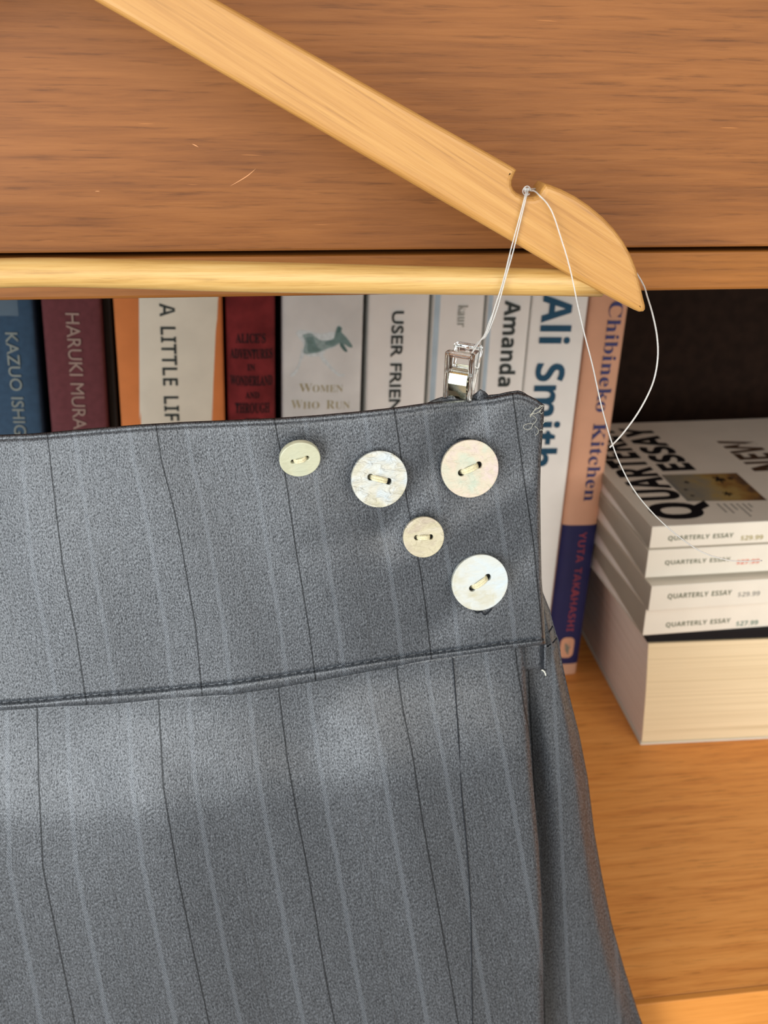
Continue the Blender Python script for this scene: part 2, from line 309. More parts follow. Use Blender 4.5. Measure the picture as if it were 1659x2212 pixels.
 'Su': (375,'131,-10 91,-3 65,17 51,51 46,97 46,248 44,268 39,282 29,291 11,294 11,310 142,310 142,74 144,58 151,46 162,38 177,36 205,43 228,66 228,248 226,269 221,283 209,291 189,294 189,310 324,310 324,70 326,51 331,39 342,33 360,30 360,13 300,7 228,-10 228,40 209,19 186,3 160,-7'),
 'B$': (384,'170,-39 170,33 98,39 66,46 42,55 42,112 68,102 100,93 135,87 170,85 170,220 112,241 73,266 49,299 42,341 50,385 76,419 117,441 170,451 170,510 213,510 213,451 247,449 278,444 331,426 313,377 266,392 213,400 213,265 254,252 287,238 313,222 331,202 343,178 347,148 338,105 312,72 269,48 213,36 213,-39/170,280 170,399 138,393 117,382 104,366 99,346 103,322 115,305 136,291/213,88 247,95 271,106 284,123 289,144 285,166 273,182 250,195 213,206'),
 'B.': (180,'89,-9 74,-7 60,1 51,15 48,36 51,57 60,71 74,79 89,81 106,79 119,71 129,57 132,36 129,15 119,1 106,-7'),
 'B2': (384,'27,0 27,71 147,192 206,254 225,278 238,300 245,322 248,345 244,370 232,388 213,398 189,402 162,398 136,389 109,373 81,353 26,418 70,451 95,465 123,476 157,484 197,486 241,482 278,469 308,449 330,423 344,392 349,357 345,319 333,284 313,252 287,220 215,148 153,90 153,85 362,85 362,0'),
 'B7': (384,'75,0 255,394 18,394 18,480 362,480 362,416 181,0'),
 'B9': (384,'120,-7 87,-6 55,-2 55,79 83,75 113,73 166,77 205,92 233,114 251,144 262,181 267,222 263,222 246,201 225,183 197,171 156,167 101,176 58,206 31,254 21,318 32,388 65,441 117,474 185,485 231,479 273,462 309,434 336,393 354,340 360,275 358,234 354,193 346,154 333,117 315,83 290,53 260,28 221,9 175,-3/185,244 206,247 224,255 239,266 250,280 257,295 259,311 257,333 251,355 241,374 227,390 209,400 187,404 160,399 138,383 124,357 120,320 124,288 136,265 156,249'),
 'BA': (463,'0,0 169,482 293,482 463,0 354,0 319,114 144,114 109,0/170,199 295,199 259,311 251,340 240,375 232,407 223,374 212,336 204,311'),
 'BE': (376,'60,0 60,480 336,480 336,396 162,396 162,291 324,291 324,208 162,208 162,84 336,84 336,0'),
 'BF': (369,'60,0 60,480 335,480 335,396 161,396 161,273 323,273 323,189 161,189 161,0'),
 'BH': (514,'60,0 60,480 162,480 162,291 352,291 352,480 453,480 453,0 352,0 352,207 162,207 162,0'),
 'BI': (261,'21,0 21,58 80,85 80,395 21,422 21,480 240,480 240,422 181,395 181,85 240,58 240,0'),
 'BK': (446,'60,0 60,480 162,480 162,260 181,288 202,316 332,480 445,480 277,267 446,0 330,0 205,202 162,171 162,0'),
 'BL': (379,'60,0 60,480 162,480 162,84 357,84 357,0'),
 'BN': (546,'60,0 60,480 189,480 397,120 399,120 396,187 394,253 394,480 486,480 486,0 357,0 148,363 145,363 149,294 151,226 151,0'),
 'BO': (535,'267,-7 196,1 139,24 95,61 63,111 45,171 39,241 45,311 63,371 95,420 139,456 196,479 268,487 339,479 396,456 440,420 471,370 490,310 496,240 490,171 471,110 440,61 396,24 339,1/267,79 323,89 361,122 382,173 389,240 382,308 361,359 323,392 268,402 212,392 175,359 153,308 146,240 153,173 175,122 212,89'),
 'BQ': (535,'363,-114 275,-7 267,-7 196,1 139,24 95,61 63,111 45,171 39,241 45,311 63,371 95,420 139,456 196,479 268,487 339,479 396,456 440,420 471,370 490,310 496,240 488,165 467,101 430,50 377,15 493,-114/267,79 323,89 361,122 382,173 389,240 382,308 361,359 323,392 268,402 212,392 175,359 153,308 146,240 153,173 175,122 212,89'),
 'BR': (443,'60,0 60,480 200,480 285,471 345,444 380,399 392,336 388,305 379,278 365,256 346,237 325,221 302,209 443,0 330,0 216,184 162,184 162,0/162,267 195,267 238,271 267,283 283,304 289,333 283,362 266,382 236,393 193,396 162,396'),
 'BS': (370,'167,-7 95,1 31,22 31,117 102,90 138,80 175,77 207,81 228,92 240,108 244,128 237,153 217,172 187,189 150,207 114,225 77,253 61,272 48,293 39,319 36,350 47,407 80,450 131,477 199,486 235,484 270,478 341,453 308,373 249,394 223,400 195,402 170,398 151,388 140,373 136,353 141,330 158,313 187,296 226,277 260,259 289,241 312,220 329,196 340,168 343,133 332,76 297,31 242,3'),
 'BT': (389,'144,0 144,395 13,395 13,480 375,480 375,395 245,395 245,0'),
 'BU': (508,'252,-7 193,-1 145,15 107,42 70,98 57,171 57,480 158,480 158,186 165,136 183,103 213,85 255,79 297,85 327,105 344,138 349,187 349,480 451,480 451,169 445,122 429,80 401,44 363,16 313,-1'),
 'BW': (649,'122,0 0,480 100,480 161,218 170,179 179,132 185,92 191,132 199,177 207,211 277,480 373,480 443,211 450,177 459,132 465,92 471,132 480,179 488,218 549,480 649,480 527,0 412,0 347,252 342,274 335,306 328,339 324,364 321,339 314,307 308,274 302,251 238,0'),
 'BY': (419,'159,0 159,183 0,480 110,480 210,282 310,480 419,480 260,187 260,0'),
 'Ba': (406,'142,-7 97,0 60,22 36,58 28,109 38,160 69,196 120,217 192,226 256,228 256,244 252,269 241,287 223,297 199,300 172,298 146,292 95,273 62,341 94,355 128,365 165,372 203,374 268,366 316,342 345,302 355,244 355,0 285,0 266,50 263,50 239,24 214,7 183,-3/179,66 209,71 234,86 250,109 256,140 256,170 217,169 176,164 150,151 136,132 131,109 134,89 144,76 160,69'),
 'Bd': (425,'169,-7 113,5 69,41 40,101 30,183 40,265 69,325 114,361 171,373 207,370 236,358 259,341 277,320 280,320 275,351 273,393 273,510 373,510 373,0 296,0 277,48 273,48 255,27 233,9 204,-3/203,73 239,79 262,98 275,128 279,171 279,182 275,229 263,264 240,285 202,292 173,285 150,264 136,229 132,181 136,134 150,100 173,80'),
 'Bh': (441,'52,0 52,510 152,510 152,406 151,355 148,320 153,320 173,344 198,361 227,370 259,373 313,365 355,342 382,300 391,239 391,0 291,0 291,214 284,258 265,285 232,293 194,286 170,262 157,224 152,173 152,0'),
 'Bi': (205,'103,412 82,415 64,423 52,438 48,461 52,485 64,500 82,508 103,510 123,508 141,500 153,485 157,461 153,438 141,423 123,415/52,0 52,367 152,367 152,0'),
 'Bl': (205,'52,0 52,510 152,510 152,0'),
 'Bm': (660,'52,0 52,367 129,367 142,320 148,320 168,344 194,361 224,370 255,373 292,370 323,360 348,344 366,320 375,320 395,344 421,361 452,370 483,373 538,365 577,342 601,300 609,239 609,0 509,0 509,214 503,258 485,285 454,293 420,286 398,265 385,231 381,184 381,0 281,0 281,214 275,258 256,285 226,293 190,286 168,262 156,224 152,173 152,0'),
 'Bn': (441,'52,0 52,367 129,367 142,320 148,320 168,344 196,361 227,370 261,373 314,365 355,342 382,300 391,239 391,0 291,0 291,214 287,249 277,274 258,289 232,293 193,286 169,262 157,224 152,173 152,0'),
 'Bt': (291,'178,-7 147,-4 119,4 96,19 78,41 67,73 63,115 63,291 15,291 15,334 71,367 99,445 163,445 163,367 266,367 266,291 163,291 163,115 166,97 175,84 189,76 207,73 239,77 270,85 270,10 230,-2'),
}

# ---------------------------------------------------------------- material set
case_wood = wood('brown_case_wood', (102, 60, 27), (126, 77, 36), (142, 90, 45), (17, 330, 330), rough=.48, band=.45, spec=.25, streak=.55, seed=3)
rail_wood = wood('rail_wood', (112, 66, 25), (130, 80, 33), (144, 90, 40), (14, 260, 260), rough=.5, spec=.25, streak=.5, seed=5)
shelf_wood = wood('shelf_wood', (196, 120, 56), (222, 148, 74), (234, 162, 88), (16, 260, 260), rough=.42, streak=.7, seed=8, flecks=False)
edge_wood = wood('edge_wood', (176, 112, 46), (192, 124, 54), (204, 136, 64), (10, 200, 200), rough=.45, streak=.3, seed=9, flecks=False)
back_shaded = plain('shade_toned_back_board', (40, 27, 20), .8, .15, .1, 120)  # brown board with the shelf's inner shade put into its colour
hanger_wood = wood('honey_hanger_wood', (154, 107, 52), (171, 124, 64), (182, 137, 76), (14, 560, 560), rot=(0, math.radians(-30.4), 0), rough=.36, streak=.38, seed=2, flecks=False, spec=.5)
bar_wood = wood('pale_bar_wood', (168, 128, 68), (186, 149, 88), (198, 165, 106), (22, 560, 560), rough=.3, streak=.38, seed=6, flecks=False, spec=.5)
steel = plain('steel_wire', (190, 190, 186), .25, .5, .02, 50, 1.0)
room_wall = plain('painted_wall', (214, 208, 198), .85, .2)
room_floor = plain('floor_carpet', (150, 140, 128), .9, .1, .1, 200)

# ---------------------------------------------------------------- room behind and below the bookcase
def struct(o): o['kind'] = 'structure'; return o
struct(box('wall_back', -1.6, 1.8, .72, .80, -.80, 1.8, room_wall))
struct(box('floor', -1.6, 1.8, -1.8, .80, -.84, -.80, room_floor))

# ---------------------------------------------------------------- bookcase
YF = .2868                                   # front plane of the bookcase
case = thing('bookcase', 'brown wooden bookcase with a wide drawer front above an open shelf of books', 'bookcase', (.06, .5, -.80))
box('shelf_board', -.55, .68, YF + .0025, .70, -.024, 0, shelf_wood, case, .0008)
box('edge_strip', -.55, .68, YF - .0006, YF + .0026, -.0245, .0004, edge_wood, case, .0005, label='lighter wooden edging along the front of the shelf')
box('rail', -.55, .68, YF, YF + .03, .2996, .3109, rail_wood, case, .0009)
box('divider_board', -.55, .68, YF + .0301, .70, .2996, .3105, case_wood, case)
box('back_panel', -.55, .68, .694, .70, .0004, .2992, back_shaded, case, label='brown back panel, its colour darkened for the shade inside the shelf')
drawer = box('drawer_front', -.549, .679, YF - .0002, YF + .018, .3122, .62, case_wood, case, .0007)
box('side_panel', -.572, -.5503, YF, .70, -.80, 1.0, case_wood, case, .001)
box('side_panel', .6803, .702, YF, .70, -.80, 1.0, case_wood, case, .001)
box('top_cabinet', -.549, .679, YF, .70, .624, 1.0, case_wood, case, .001)
for x0, x1 in ((-.549, .0645), (.0665, .679)):
    box('door', x0, x1, YF + .001, YF + .02, -.78, -.0275, case_wood, case, .001)
# small scratches in the drawer front
scr = plain('bare_scratch', (196, 140, 96), .6, .2)
def scratch(pts, wid):
    P = [at(x, y, YF - .0003) for x, y in pts]; P = spline(P, 5)
    tube('scratch', P, lambda t: wid * (1 - abs(2 * t - 1) ** 2) + 1e-5, scr, drawer, 5, label='pale scratch in the drawer front', flat=.25)
scratch([(497, 402), (515, 392), (533, 381), (543, 373), (553, 364)], .00016)
scratch([(415, 311), (422, 314), (429, 318)], .00016)
scratch([(205, 413), (211, 413), (216, 413)], .0001)
tube('scratch', spline([hz for hz in [Vector((.178, .318, .0002)), Vector((.1795, .3175, .0002)), Vector((.1802, .3165, .0002))]], 4), .0001, scr, case, 5, label='pale nick in the shelf board', flat=.3)

# ---------------------------------------------------------------- lettering
def layout(s, fam):
    polys = []; x = 0
    for ch in s:
        if ch == ' ': x += 0.27; continue
        a, enc = GLYPHS[fam + ch]
        for g in enc.split('/'):
            pts = [tuple(int(q) / 1000 for q in p.split(',')) for p in g.split(' ')]
            polys.append([(p[0] + x, p[1]) for p in pts])
        x += a / 1000
    return polys
def bbox(me):
    xs = [v.co.x for v in me.vertices]; ys = [v.co.y for v in me.vertices]
    return min(xs), max(xs), min(ys), max(ys)
def letters(name, s, fam, a0, a1, b0, b1, fn, m, parent, sub=None, weight=0, lift=.00006, shift=False, capfit=None):
    """letters whose first part 'sub' fills the box a0..a1 by b0..b1; fn(a, b, out) gives the point in the parent's space"""
    def mk(t):
        if fam == 'G': return font_mesh(t, .01, 1.0, weight)
        return curve_mesh(layout(t, fam), .01, 0, 0, weight)
    me = mk(s); box_ = bbox(me if sub is None else mk(sub))
    if capfit: yb = (0.0, capfit)
    else: yb = (box_[2], box_[3])
    sx = (a1 - a0) / (box_[1] - box_[0]); sy = (b1 - b0) / (yb[1] - yb[0])
    for v in me.vertices:
        a = a0 + (v.co.x - box_[0]) * sx; b = b0 + (v.co.y - yb[0]) * sy
        v.co = Vector(fn(a, b, lift if v.co.z > 0 else -.00004))
    if me.polygons:
        bm = bmesh.new(); bm.from_mesh(me); bmesh.ops.recalc_face_normals(bm, faces=bm.faces); bm.to_mesh(me); bm.free()
    return link(name, me, m, parent, shift)

# ---------------------------------------------------------------- upright books
YS = .5322
ink = {k: plain('ink_' + k, c, .6, .2) for k, c in dict(
    black=(28, 30, 32), charcoal=(52, 58, 56), teal=(30, 74, 100), navy=(58, 62, 108), tan=(168, 156, 118), grey=(134, 134, 124),
    taupe=(158, 134, 122), bluegrey=(128, 134, 128), rose=(160, 76, 88), deep=(26, 18, 20), brown=(72, 52, 36), green=(96, 100, 78), sand=(158, 146, 92), red=(206, 104, 84), sea=(92, 122, 108), blacksoft=(20, 20, 24), softgrey=(140, 138, 130)).items()}
cream_pages = paper_block('cream_pages', (222, 208, 180), (186, 170, 140), (2600, 6, 6))
flat_pages = paper_block('stacked_pages', (250, 248, 246), (234, 230, 228), (4, 4, 2600))
def profile(x, t, r, p):
    k = min(1.0, abs(2 * x / t - 1)); return r * (1 - (1 - k ** p) ** (1 / p))
def book(name, label, xl22, xr22, lean, h, D, cov, r=.003, p=7.0, y_off=0, group=None):
    th = math.radians(lean); t = (xr22 - xl22) * math.cos(th)
    zroot = t * math.sin(th)
    xroot = xl22 - (.22 - zroot) * math.tan(th)
    root = thing(name, label, 'book', (xroot, YS + y_off, zroot + .0001), (0, th, 0), group)
    n = 24; xs = [t * .5 * (1 - math.cos(math.pi * i / n)) for i in range(n + 1)]
    outer = [(0, D)] + [(x, profile(x, t, r, p)) for x in xs] + [(t, D)]
    w = .0005
    inner = [(t - w, D)] + [(w + x * (t - 2 * w) / t, profile(x, t, r, p) + w) for x in xs[::-1]] + [(w, D)]
    ring = outer + inner; V = [(x, y, 0) for x, y in ring] + [(x, y, h) for x, y in ring]; L = len(ring); no = len(outer)
    Fc = [(i, (i + 1) % L, L + (i + 1) % L, L + i) for i in range(L)]
    for i in range(no - 1):
        a, b, c, d = i, i + 1, L - 2 - i, L - 1 - i
        Fc.append((a, b, c, d)); Fc.append((L + a, L + d, L + c, L + b))
    cover = pyd('cover', V, Fc, cov, root, False)
    for q in cover.data.polygons: q.use_smooth = abs(q.normal.z) < .5 and q.area < .002
    box('pages', w * 1.2, t - w * 1.2, r + w + .0002, D - .001, .001, h - .001, cream_pages, root, 0, False)
    info = dict(root=root, t=t, h=h, r=r, p=p, th=th, xr=xroot, zr=zroot, Y=YS + y_off, cover=cover)
    def loc(px, py):
        P = at(px, py, YS + y_off); dx, dz = P.x - xroot, P.z - zroot
        return dx * math.cos(th) - dz * math.sin(th), dx * math.sin(th) + dz * math.cos(th)
    info['loc'] = loc
    return info
def panel(bk, name, x0, x1, z0, z1, m, label=None, lift=.0001, corner=0, wrap=0):
    n = 72; V = []; Fc = []
    for i in range(n + 1):
        x = x0 + (x1 - x0) * i / n; y = profile(min(max(x, 0), bk['t']), bk['t'], bk['r'], bk['p']) - lift
        e = 0
        if corner > 0:
            dd = min(x - x0, x1 - x); 
            if dd < corner: e = corner - math.sqrt(max(0, corner ** 2 - (corner - dd) ** 2))
        V += [(x, y, z0 + e), (x, y, z1 - e)]
    if wrap:
        V = [(-.0001, wrap, z0), (-.0001, wrap, z1), (-.0001, bk['r'], z0), (-.0001, bk['r'], z1)] + V + [(bk['t'] + .0001, bk['r'], z0), (bk['t'] + .0001, bk['r'], z1), (bk['t'] + .0001, wrap, z0), (bk['t'] + .0001, wrap, z1)]; n += 4
    for i in range(n): Fc.append((2 * i, 2 * i + 2, 2 * i + 3, 2 * i + 1))
    me = bpy.data.meshes.new(name); me.from_pydata(V, [], Fc); me.update()
    return link(name, me, m, bk['root'], False, True, label)
def down_text(bk, s, fam, sub, y0, y1, xb, xt, m, weight=0, capfit=None, name='title'):
    xa, za = bk['loc'](xb, y0); xc, _ = bk['loc'](xt, y0); _, ze = bk['loc']((xb + xt) / 2, y1)
    def fn(a, b, o):
        return (b, profile(min(max(b, 0), bk['t']), bk['t'], bk['r'], bk['p']) - .0006 - o, -a)
    return letters(name, s, fam, -za, -ze, xa, xc, fn, m, bk['root'], sub, weight, capfit=capfit)
def across_text(bk, s, fam, x0, x1, y0, y1, m, weight=0, sub=None, name='title'):
    xa, zt = bk['loc'](x0, y0); xb, zb = bk['loc'](x1, y1)
    xb = bk['loc'](x1, y0)[0]
    def fn(a, b, o):
        return (a, profile(min(max(a, 0), bk['t']), bk['t'], bk['r'], bk['p']) - .0001 - o, b)
    return letters(name, s, fam, xa, xb, zb, zt, fn, m, bk['root'], sub, weight)

blue_c = plain('blue_cover', (56, 80, 102), .55, .3, .05, 300)
maroon_c = plain('maroon_cover', (106, 60, 64), .55, .3, .05, 300)
orange_c = plain('orange_cover', (226, 138, 80), .5, .35, .03)
cream_c = plain('cream_cover', (226, 216, 196), .55, .3, .02)
red_c = plain('red_cloth', (126, 46, 48), .75, .2, .12, 90, bumpy=.4)
black_c = plain('black_cover', (18, 17, 20), .6, .2)
white_c = plain('white_cover', (248, 248, 244), .5, .35, .01)
fog_c = plain('foggy_cover', (232, 234, 232), .5, .35, .04, 40)
peach_c = plain('peach_cover', (222, 170, 140), .5, .35, .02)
navy_c = plain('navy_cover', (38, 42, 92), .5, .35, .04)
pale_blue = plain('pale_blue_print', (176, 192, 202), .5, .3)
sage = plain('sage_print', (52, 72, 68), .6, .2)

G = 'books standing in a row on the shelf'
b = book('novel', 'dark blue book with an author name in grey capitals, beside the maroon book', -.1415, -.1046, 2.5, .262, .13, blue_c, .0045, 4, group=G)
down_text(b, 'KAZUO ISHIGURO', 'G', 'KAZUO ISHI', 718, 913, 11, 38, ink['bluegrey'], .004, name='author_name')
x, z = b['loc'](38, 655); _, z2 = b['loc'](38, 683)
panel(b, 'spine_mark', b['loc'](-40, 683)[0], x, z2, z + .02, plain('grey_blue_print', (66, 84, 98), .55), label='greyer block printed near the top of the spine', corner=0)
b = book('novel', 'maroon book with an author name in pinkish capitals, next to the dark blue one', -.1005, -.0710, 2.3, .262, .13, maroon_c, .004, 5, group=G)
down_text(b, 'HARUKI MURAKAMI', 'G', 'HARUKI MURA', 676, 927, 141, 171, ink['taupe'], 0, name='author_name')
b = book('thin_book', 'narrow dark book squeezed behind between the maroon and the orange-edged one', -.0706, -.0665, 1.9, .258, .12, plain('dark_brown_cover', (44, 40, 36), .6, .25), .001, 6, .006, group=G)
b = book('novel', 'thick cream and orange book titled A LITTLE LIFE', -.0647, -.0093, 1.5, .264, .14, orange_c, .004, 5, group=G)
x0 = b['loc'](299, 700)[0]; x1 = b['loc'](476, 700)[0]
V0 = [b['loc'](299, 652), b['loc'](478, 652), b['loc'](468, 930), b['loc'](296, 930)]
def slant_panel(bk, name, TL, TR, BR, BL, z0, z1, m, label=None):
    def xe(a, c, z): return a[0] + (c[0] - a[0]) * (z - a[1]) / (c[1] - a[1])
    V = []; Fc = []; n = 40
    for z in (z0, z1):
        a, c = xe(TL, BL, z), xe(TR, BR, z)
        a, c = max(a, .001), min(c, bk['t'] - .0003)
        for i in range(n + 1):
            x = a + (c - a) * i / n; V.append((x, profile(x, bk['t'], bk['r'], bk['p']) - .0003, z))
    for i in range(n): Fc.append((i, i + 1, n + 2 + i, n + 1 + i))
    me = bpy.data.meshes.new(name); me.from_pydata(V, [], Fc); me.update()
    return link(name, me, m, bk['root'], False, True, label)
slant_panel(b, 'spine_panel', V0[0], V0[1], V0[2], V0[3], .0, .262, cream_c, 'cream panel on the orange spine')
down_text(b, 'A LITTLE LIFE', 'B', 'A LITTLE LIF', 655, 909, 344, 377, ink['charcoal'], -.006)
b = book('old_cloth_book', 'worn red cloth book with stacked black title lines and rounded spine', -.0078, .0181, 1.5, .262, .13, red_c, .006, 2.6, group=G)
for s, x0, x1, y0, y1, wt in (("ALICE'S", 509, 574, 720, 742, .008), ('ADVENTURES', 497, 589, 754, 776, .008), ('IN', 534, 551, 787, 801, .008),
        ('WONDERLAND', 497, 589, 812, 834, .008), ('AND', 530, 560, 847, 861, .008), ('THROUGH', 508, 583, 871, 893, .008), ('THE', 530, 561, 904, 918, .008), ('LOOKING', 500, 588, 930, 952, .014)):
    if s == 'LOOKING': continue
    across_text(b, s, 'S', x0, x1, y0, y1, ink['deep'], wt, name='title_line')
b = book('paperback', 'foggy white book with a running grey-green wolf and the words WOMEN WHO RUN', .0217, .0647, 1.4, .262, .14, fog_c, .003, 7, group=G)
for s, first, x0, x1, y0, y1 in (('OMEN', 'W', 646, 741, 829, 847), ('HO', 'W', 629, 690, 865, 883), ('UN', 'R', 705, 756, 865, 883)):
    # capital first letter a little larger than the small capitals after it
    k = {'OMEN': .30, 'HO': .40, 'UN': .36}[s]; xm = x0 + (x1 - x0) * k
    across_text(b, first, 'S', x0, xm, y0, y1, ink['tan'], -.006, name='title_line')
    across_text(b, s, 'S', xm + 1, x1, y0 + 3, y1, ink['tan'], -.006, name='title_line')
def wolf_part(pts, m, k):
    q = [b['loc'](470 + x / 5.027, 640 + y / 5.027) for x, y in pts]; q = [tuple(v) for v in q]
    q = [(v.x, v.y) for v in spline([(a, c, 0) for a, c in q + q[:1]], 4)[:-1]]
    me = curve_mesh([q], .00003)
    for v in me.vertices: v.co = Vector((v.co.x, -.0001 - .00004 * k + (-.00002 if v.co.z > 0 else .00002), v.co.y))
    link('wolf_picture', me, m, b['root'], False)
wm = [plain('wolf_print_%d' % i, c, .55, .3, .06, 500) for i, c in enumerate(((212, 218, 218), (144, 162, 160), (110, 134, 130), (82, 110, 106)))]
wolf_part([(850, 400), (900, 370), (1000, 385), (1130, 415), (1240, 390), (1310, 430), (1290, 540), (1180, 590), (1140, 640), (960, 650), (930, 520), (890, 460)], wm[0], 0)
wolf_part([(915, 560), (940, 640), (905, 720), (860, 830), (820, 870), (790, 860), (850, 800), (890, 700)], wm[0], 1)
wolf_part([(1110, 600), (1170, 680), (1260, 790), (1330, 850), (1380, 850), (1370, 870), (1300, 860), (1200, 770), (1120, 680)], wm[0], 1)
wolf_part([(920, 420), (1010, 400), (1060, 440), (1130, 480), (1240, 470), (1300, 420), (1370, 470), (1280, 540), (1180, 575), (1100, 610), (970, 630), (930, 600), (950, 500)], wm[1], 2)
wolf_part([(960, 450), (1030, 440), (1060, 500), (1090, 560), (1130, 580), (1060, 610), (980, 600), (975, 520)], wm[2], 3)
wolf_part([(1260, 470), (1290, 360), (1310, 325), (1350, 345), (1345, 390), (1400, 450), (1465, 545), (1430, 555), (1370, 520), (1410, 595), (1380, 600), (1330, 540), (1320, 500), (1240, 540), (1170, 520), (1180, 490)], wm[2], 3)
wolf_part([(1330, 510), (1355, 515), (1390, 570), (1405, 598), (1380, 600), (1345, 560)], wm[3], 4)
wolf_part([(1290, 400), (1312, 335), (1335, 345), (1330, 385)], wm[3], 4)
b = book('paperback', 'off-white book titled in widely spaced black capitals starting USER', .0675, .1002, 1.1, .262, .14, white_c, .003, 7, group=G)
down_text(b, 'USER FRIENDLY', 'G', 'USER FRIE', 672, 859, 847, 873, ink['charcoal'], .016)
b = book('poetry_book', 'pale grey book with a small lowercase name near the top, directly behind the clip', .1022, .1303, 1.1, .262, .13, white_c, .003, 7, group=G)
down_text(b, 'kaur', 'S', None, 659, 706, 990, 1011, ink['grey'], -.006, name='author_name')
panel(b, 'spine_panel', .0008, .0038, 0, b['h'], pale_blue, 'pale blue strip down the side of the spine')
b = book('paperback', 'slim white book with bold black name lettering, left of the teal-lettered white one', .1318, .1558, 1.35, .262, .13, white_c, .003, 7, group=G)
down_text(b, 'Amanda', 'B', None, 649, 835, 1091, 1127, ink['charcoal'], .006, name='author_name')
panel(b, 'spine_panel', .0006, .0028, 0, b['h'], pale_blue, 'pale blue strip down the side of the spine')
b = book('paperback', 'white book with large dark teal lettering down the spine', .1566, .1880, 1.45, .262, .14, white_c, .003, 8, group=G)
down_text(b, 'Ali Smith', 'B', None, 636, 1007, 1175, 1243, ink['teal'], .004, name='author_name', capfit=.521)
b = book('paperback', 'peach book with navy serif title and navy foot band, last in the row', .1895, .2117, 1.7, .262, .13, peach_c, .0045, 3.6, group=G)
down_text(b, 'Chibineko Kitchen', 'S', None, 651, 1081, 1318, 1350, ink['navy'], -.004, name='title', capfit=.500)
zt = b['loc'](1290, 1134)[1]; zb = b['loc'](1220, 1434)[1]
panel(b, 'spine_band', 0, b['t'], zb, zt, navy_c, 'navy band round the foot of the spine', .0003, wrap=.12)
b2 = dict(b); 
down_text(b, 'YUTA TAKAHASHI', 'B', None, 1149, 1362, 1251, 1268, ink['rose'], -.01, name='author_name')
xa, za = b['loc'](1242, 1376); xb_, zb_ = b['loc'](1207, 1421)
panel(b, 'emblem', xb_ - .0002, xa, zb_, za, peach_c, 'rounded peach emblem on the navy band', .00045, .0035)
q = [b['loc'](x, y) for x, y in ((1219, 1392), (1222, 1402), (1217, 1396), (1223, 1410), (1227, 1414), (1228, 1402), (1234, 1394), (1228, 1398), (1230, 1386), (1226, 1396), (1223, 1388))]
me = curve_mesh([[tuple(v) for v in q]], .00003)
for v in me.vertices: v.co = Vector((v.co.x, profile(min(v.co.x, b['t']), b['t'], b['r'], b['p']) - .0006 + (-.00002 if v.co.z > 0 else .00002), v.co.y))
link('emblem_mark', me, ink['grey'], b['root'], False)

# ---------------------------------------------------------------- stack of flat books
ST = 'books lying flat in a stack on the shelf'
paper_w = plain('white_matte_cover', (226, 220, 206), .55, .3, .01)
YQ = .4561
def journal(label, xl, yf, z0, t, rz, texts, shade, Lx=.24, D=.16):
    root = thing('journal', label, 'book', (xl, yf, z0), (0, 0, math.radians(rz)), ST)
    n = 10; r = .0006; w = .0005
    # cover wraps the spine that faces the room (y = 0)
    prof = [(D, 0)] + [(r - r * math.sin(i / n * math.pi / 2), r - r * math.cos(i / n * math.pi / 2)) for i in range(n + 1)] + \
           [(r - r * math.cos(i / n * math.pi / 2), t - r + r * math.sin(i / n * math.pi / 2)) for i in range(n + 1)] + [(D, t)]
    inn = [(D, t - w)] + [(w + .0003, t - w), (w + .0003, w)] + [(D, w)]
    me = None; V = []; Fc = []
    ring = prof + inn; m_ = len(ring)
    for x in (0, Lx): V += [(x, y, z) for y, z in ring]
    Fc = [(i, (i + 1) % m_, m_ + (i + 1) % m_, m_ + i) for i in range(m_)]
    bm = bmesh.new(); vs = [bm.verts.new(v) for v in V]
    for f in Fc: bm.faces.new([vs[i] for i in f])
    for s in (0, 1):
        f = bm.faces.new([vs[s * m_ + i] for i in range(m_)]); 
    bmesh.ops.triangulate(bm, faces=[f for f in bm.faces if len(f.verts) > 4])
    bmobj('cover', bm, shade, root, False)
    box('pages', .0006, Lx - .0006, w + .0005, D - .0008, w, t - w, flat_pages, root, 0, False)
    th = math.radians(rz)
    def loc(px, py):
        # on the spine plane
        nrm = Vector((math.sin(th), -math.cos(th), 0)); v = ray(px, py); P0 = Vector((xl, yf, z0))
        P = CAM + v * ((P0 - CAM).dot(nrm) / v.dot(nrm)); q = P - P0
        return q.x * math.cos(th) + q.y * math.sin(th), q.z
    for s, fam, x0, x1, y0, y1, m, nm in texts:
        a0, b1 = loc(x0, y0); a1, _ = loc(x1, y0); _, b0 = loc(x0, y1)
        letters(nm, s, fam, a0, a1, b0, b1, lambda a, b, o: (a, -o - .00003, b), m, root, None, 0)
    return root, th
QE = 'QUARTERLY ESSAY'
def zy(py, x=1400, yf=YQ): return at(x, py, yf).z
# thick book at the bottom
root = thing('thick_book', 'thick book at the bottom of the flat stack, cream page edges facing out', 'book', (.2187, YQ, .0002), (0, 0, math.radians(-2.4)), ST)
hb = zy(1388, 1393) - .0002; Lx, D = .24, .162
V = []; nz, nx = 12, 1
for k in range(nz + 1):
    u_ = k / nz; off = -.0046 * u_ + .0009 * math.sin(u_ * math.pi); fy = .0014 * math.sin(u_ * math.pi) - .0007 * u_
    z = .0012 + (hb - .0024) * u_
    V += [(off + .001, fy + .001, z), (Lx + off, fy + .001, z), (Lx + off, D, z), (off + .001, D, z)]
Fc = [(3, 2, 1, 0), tuple(4 * nz + i for i in range(4))]
for k in range(nz):
    for i in range(4): Fc.append((4 * k + i, 4 * k + (i + 1) % 4, 4 * k + 4 + (i + 1) % 4, 4 * k + 4 + i))
fore = paper_block('fore_edge_pages', (226, 208, 172), (206, 186, 148), (4, 4, 900))
pg_ = pyd('pages', V, Fc, fore, root, False)
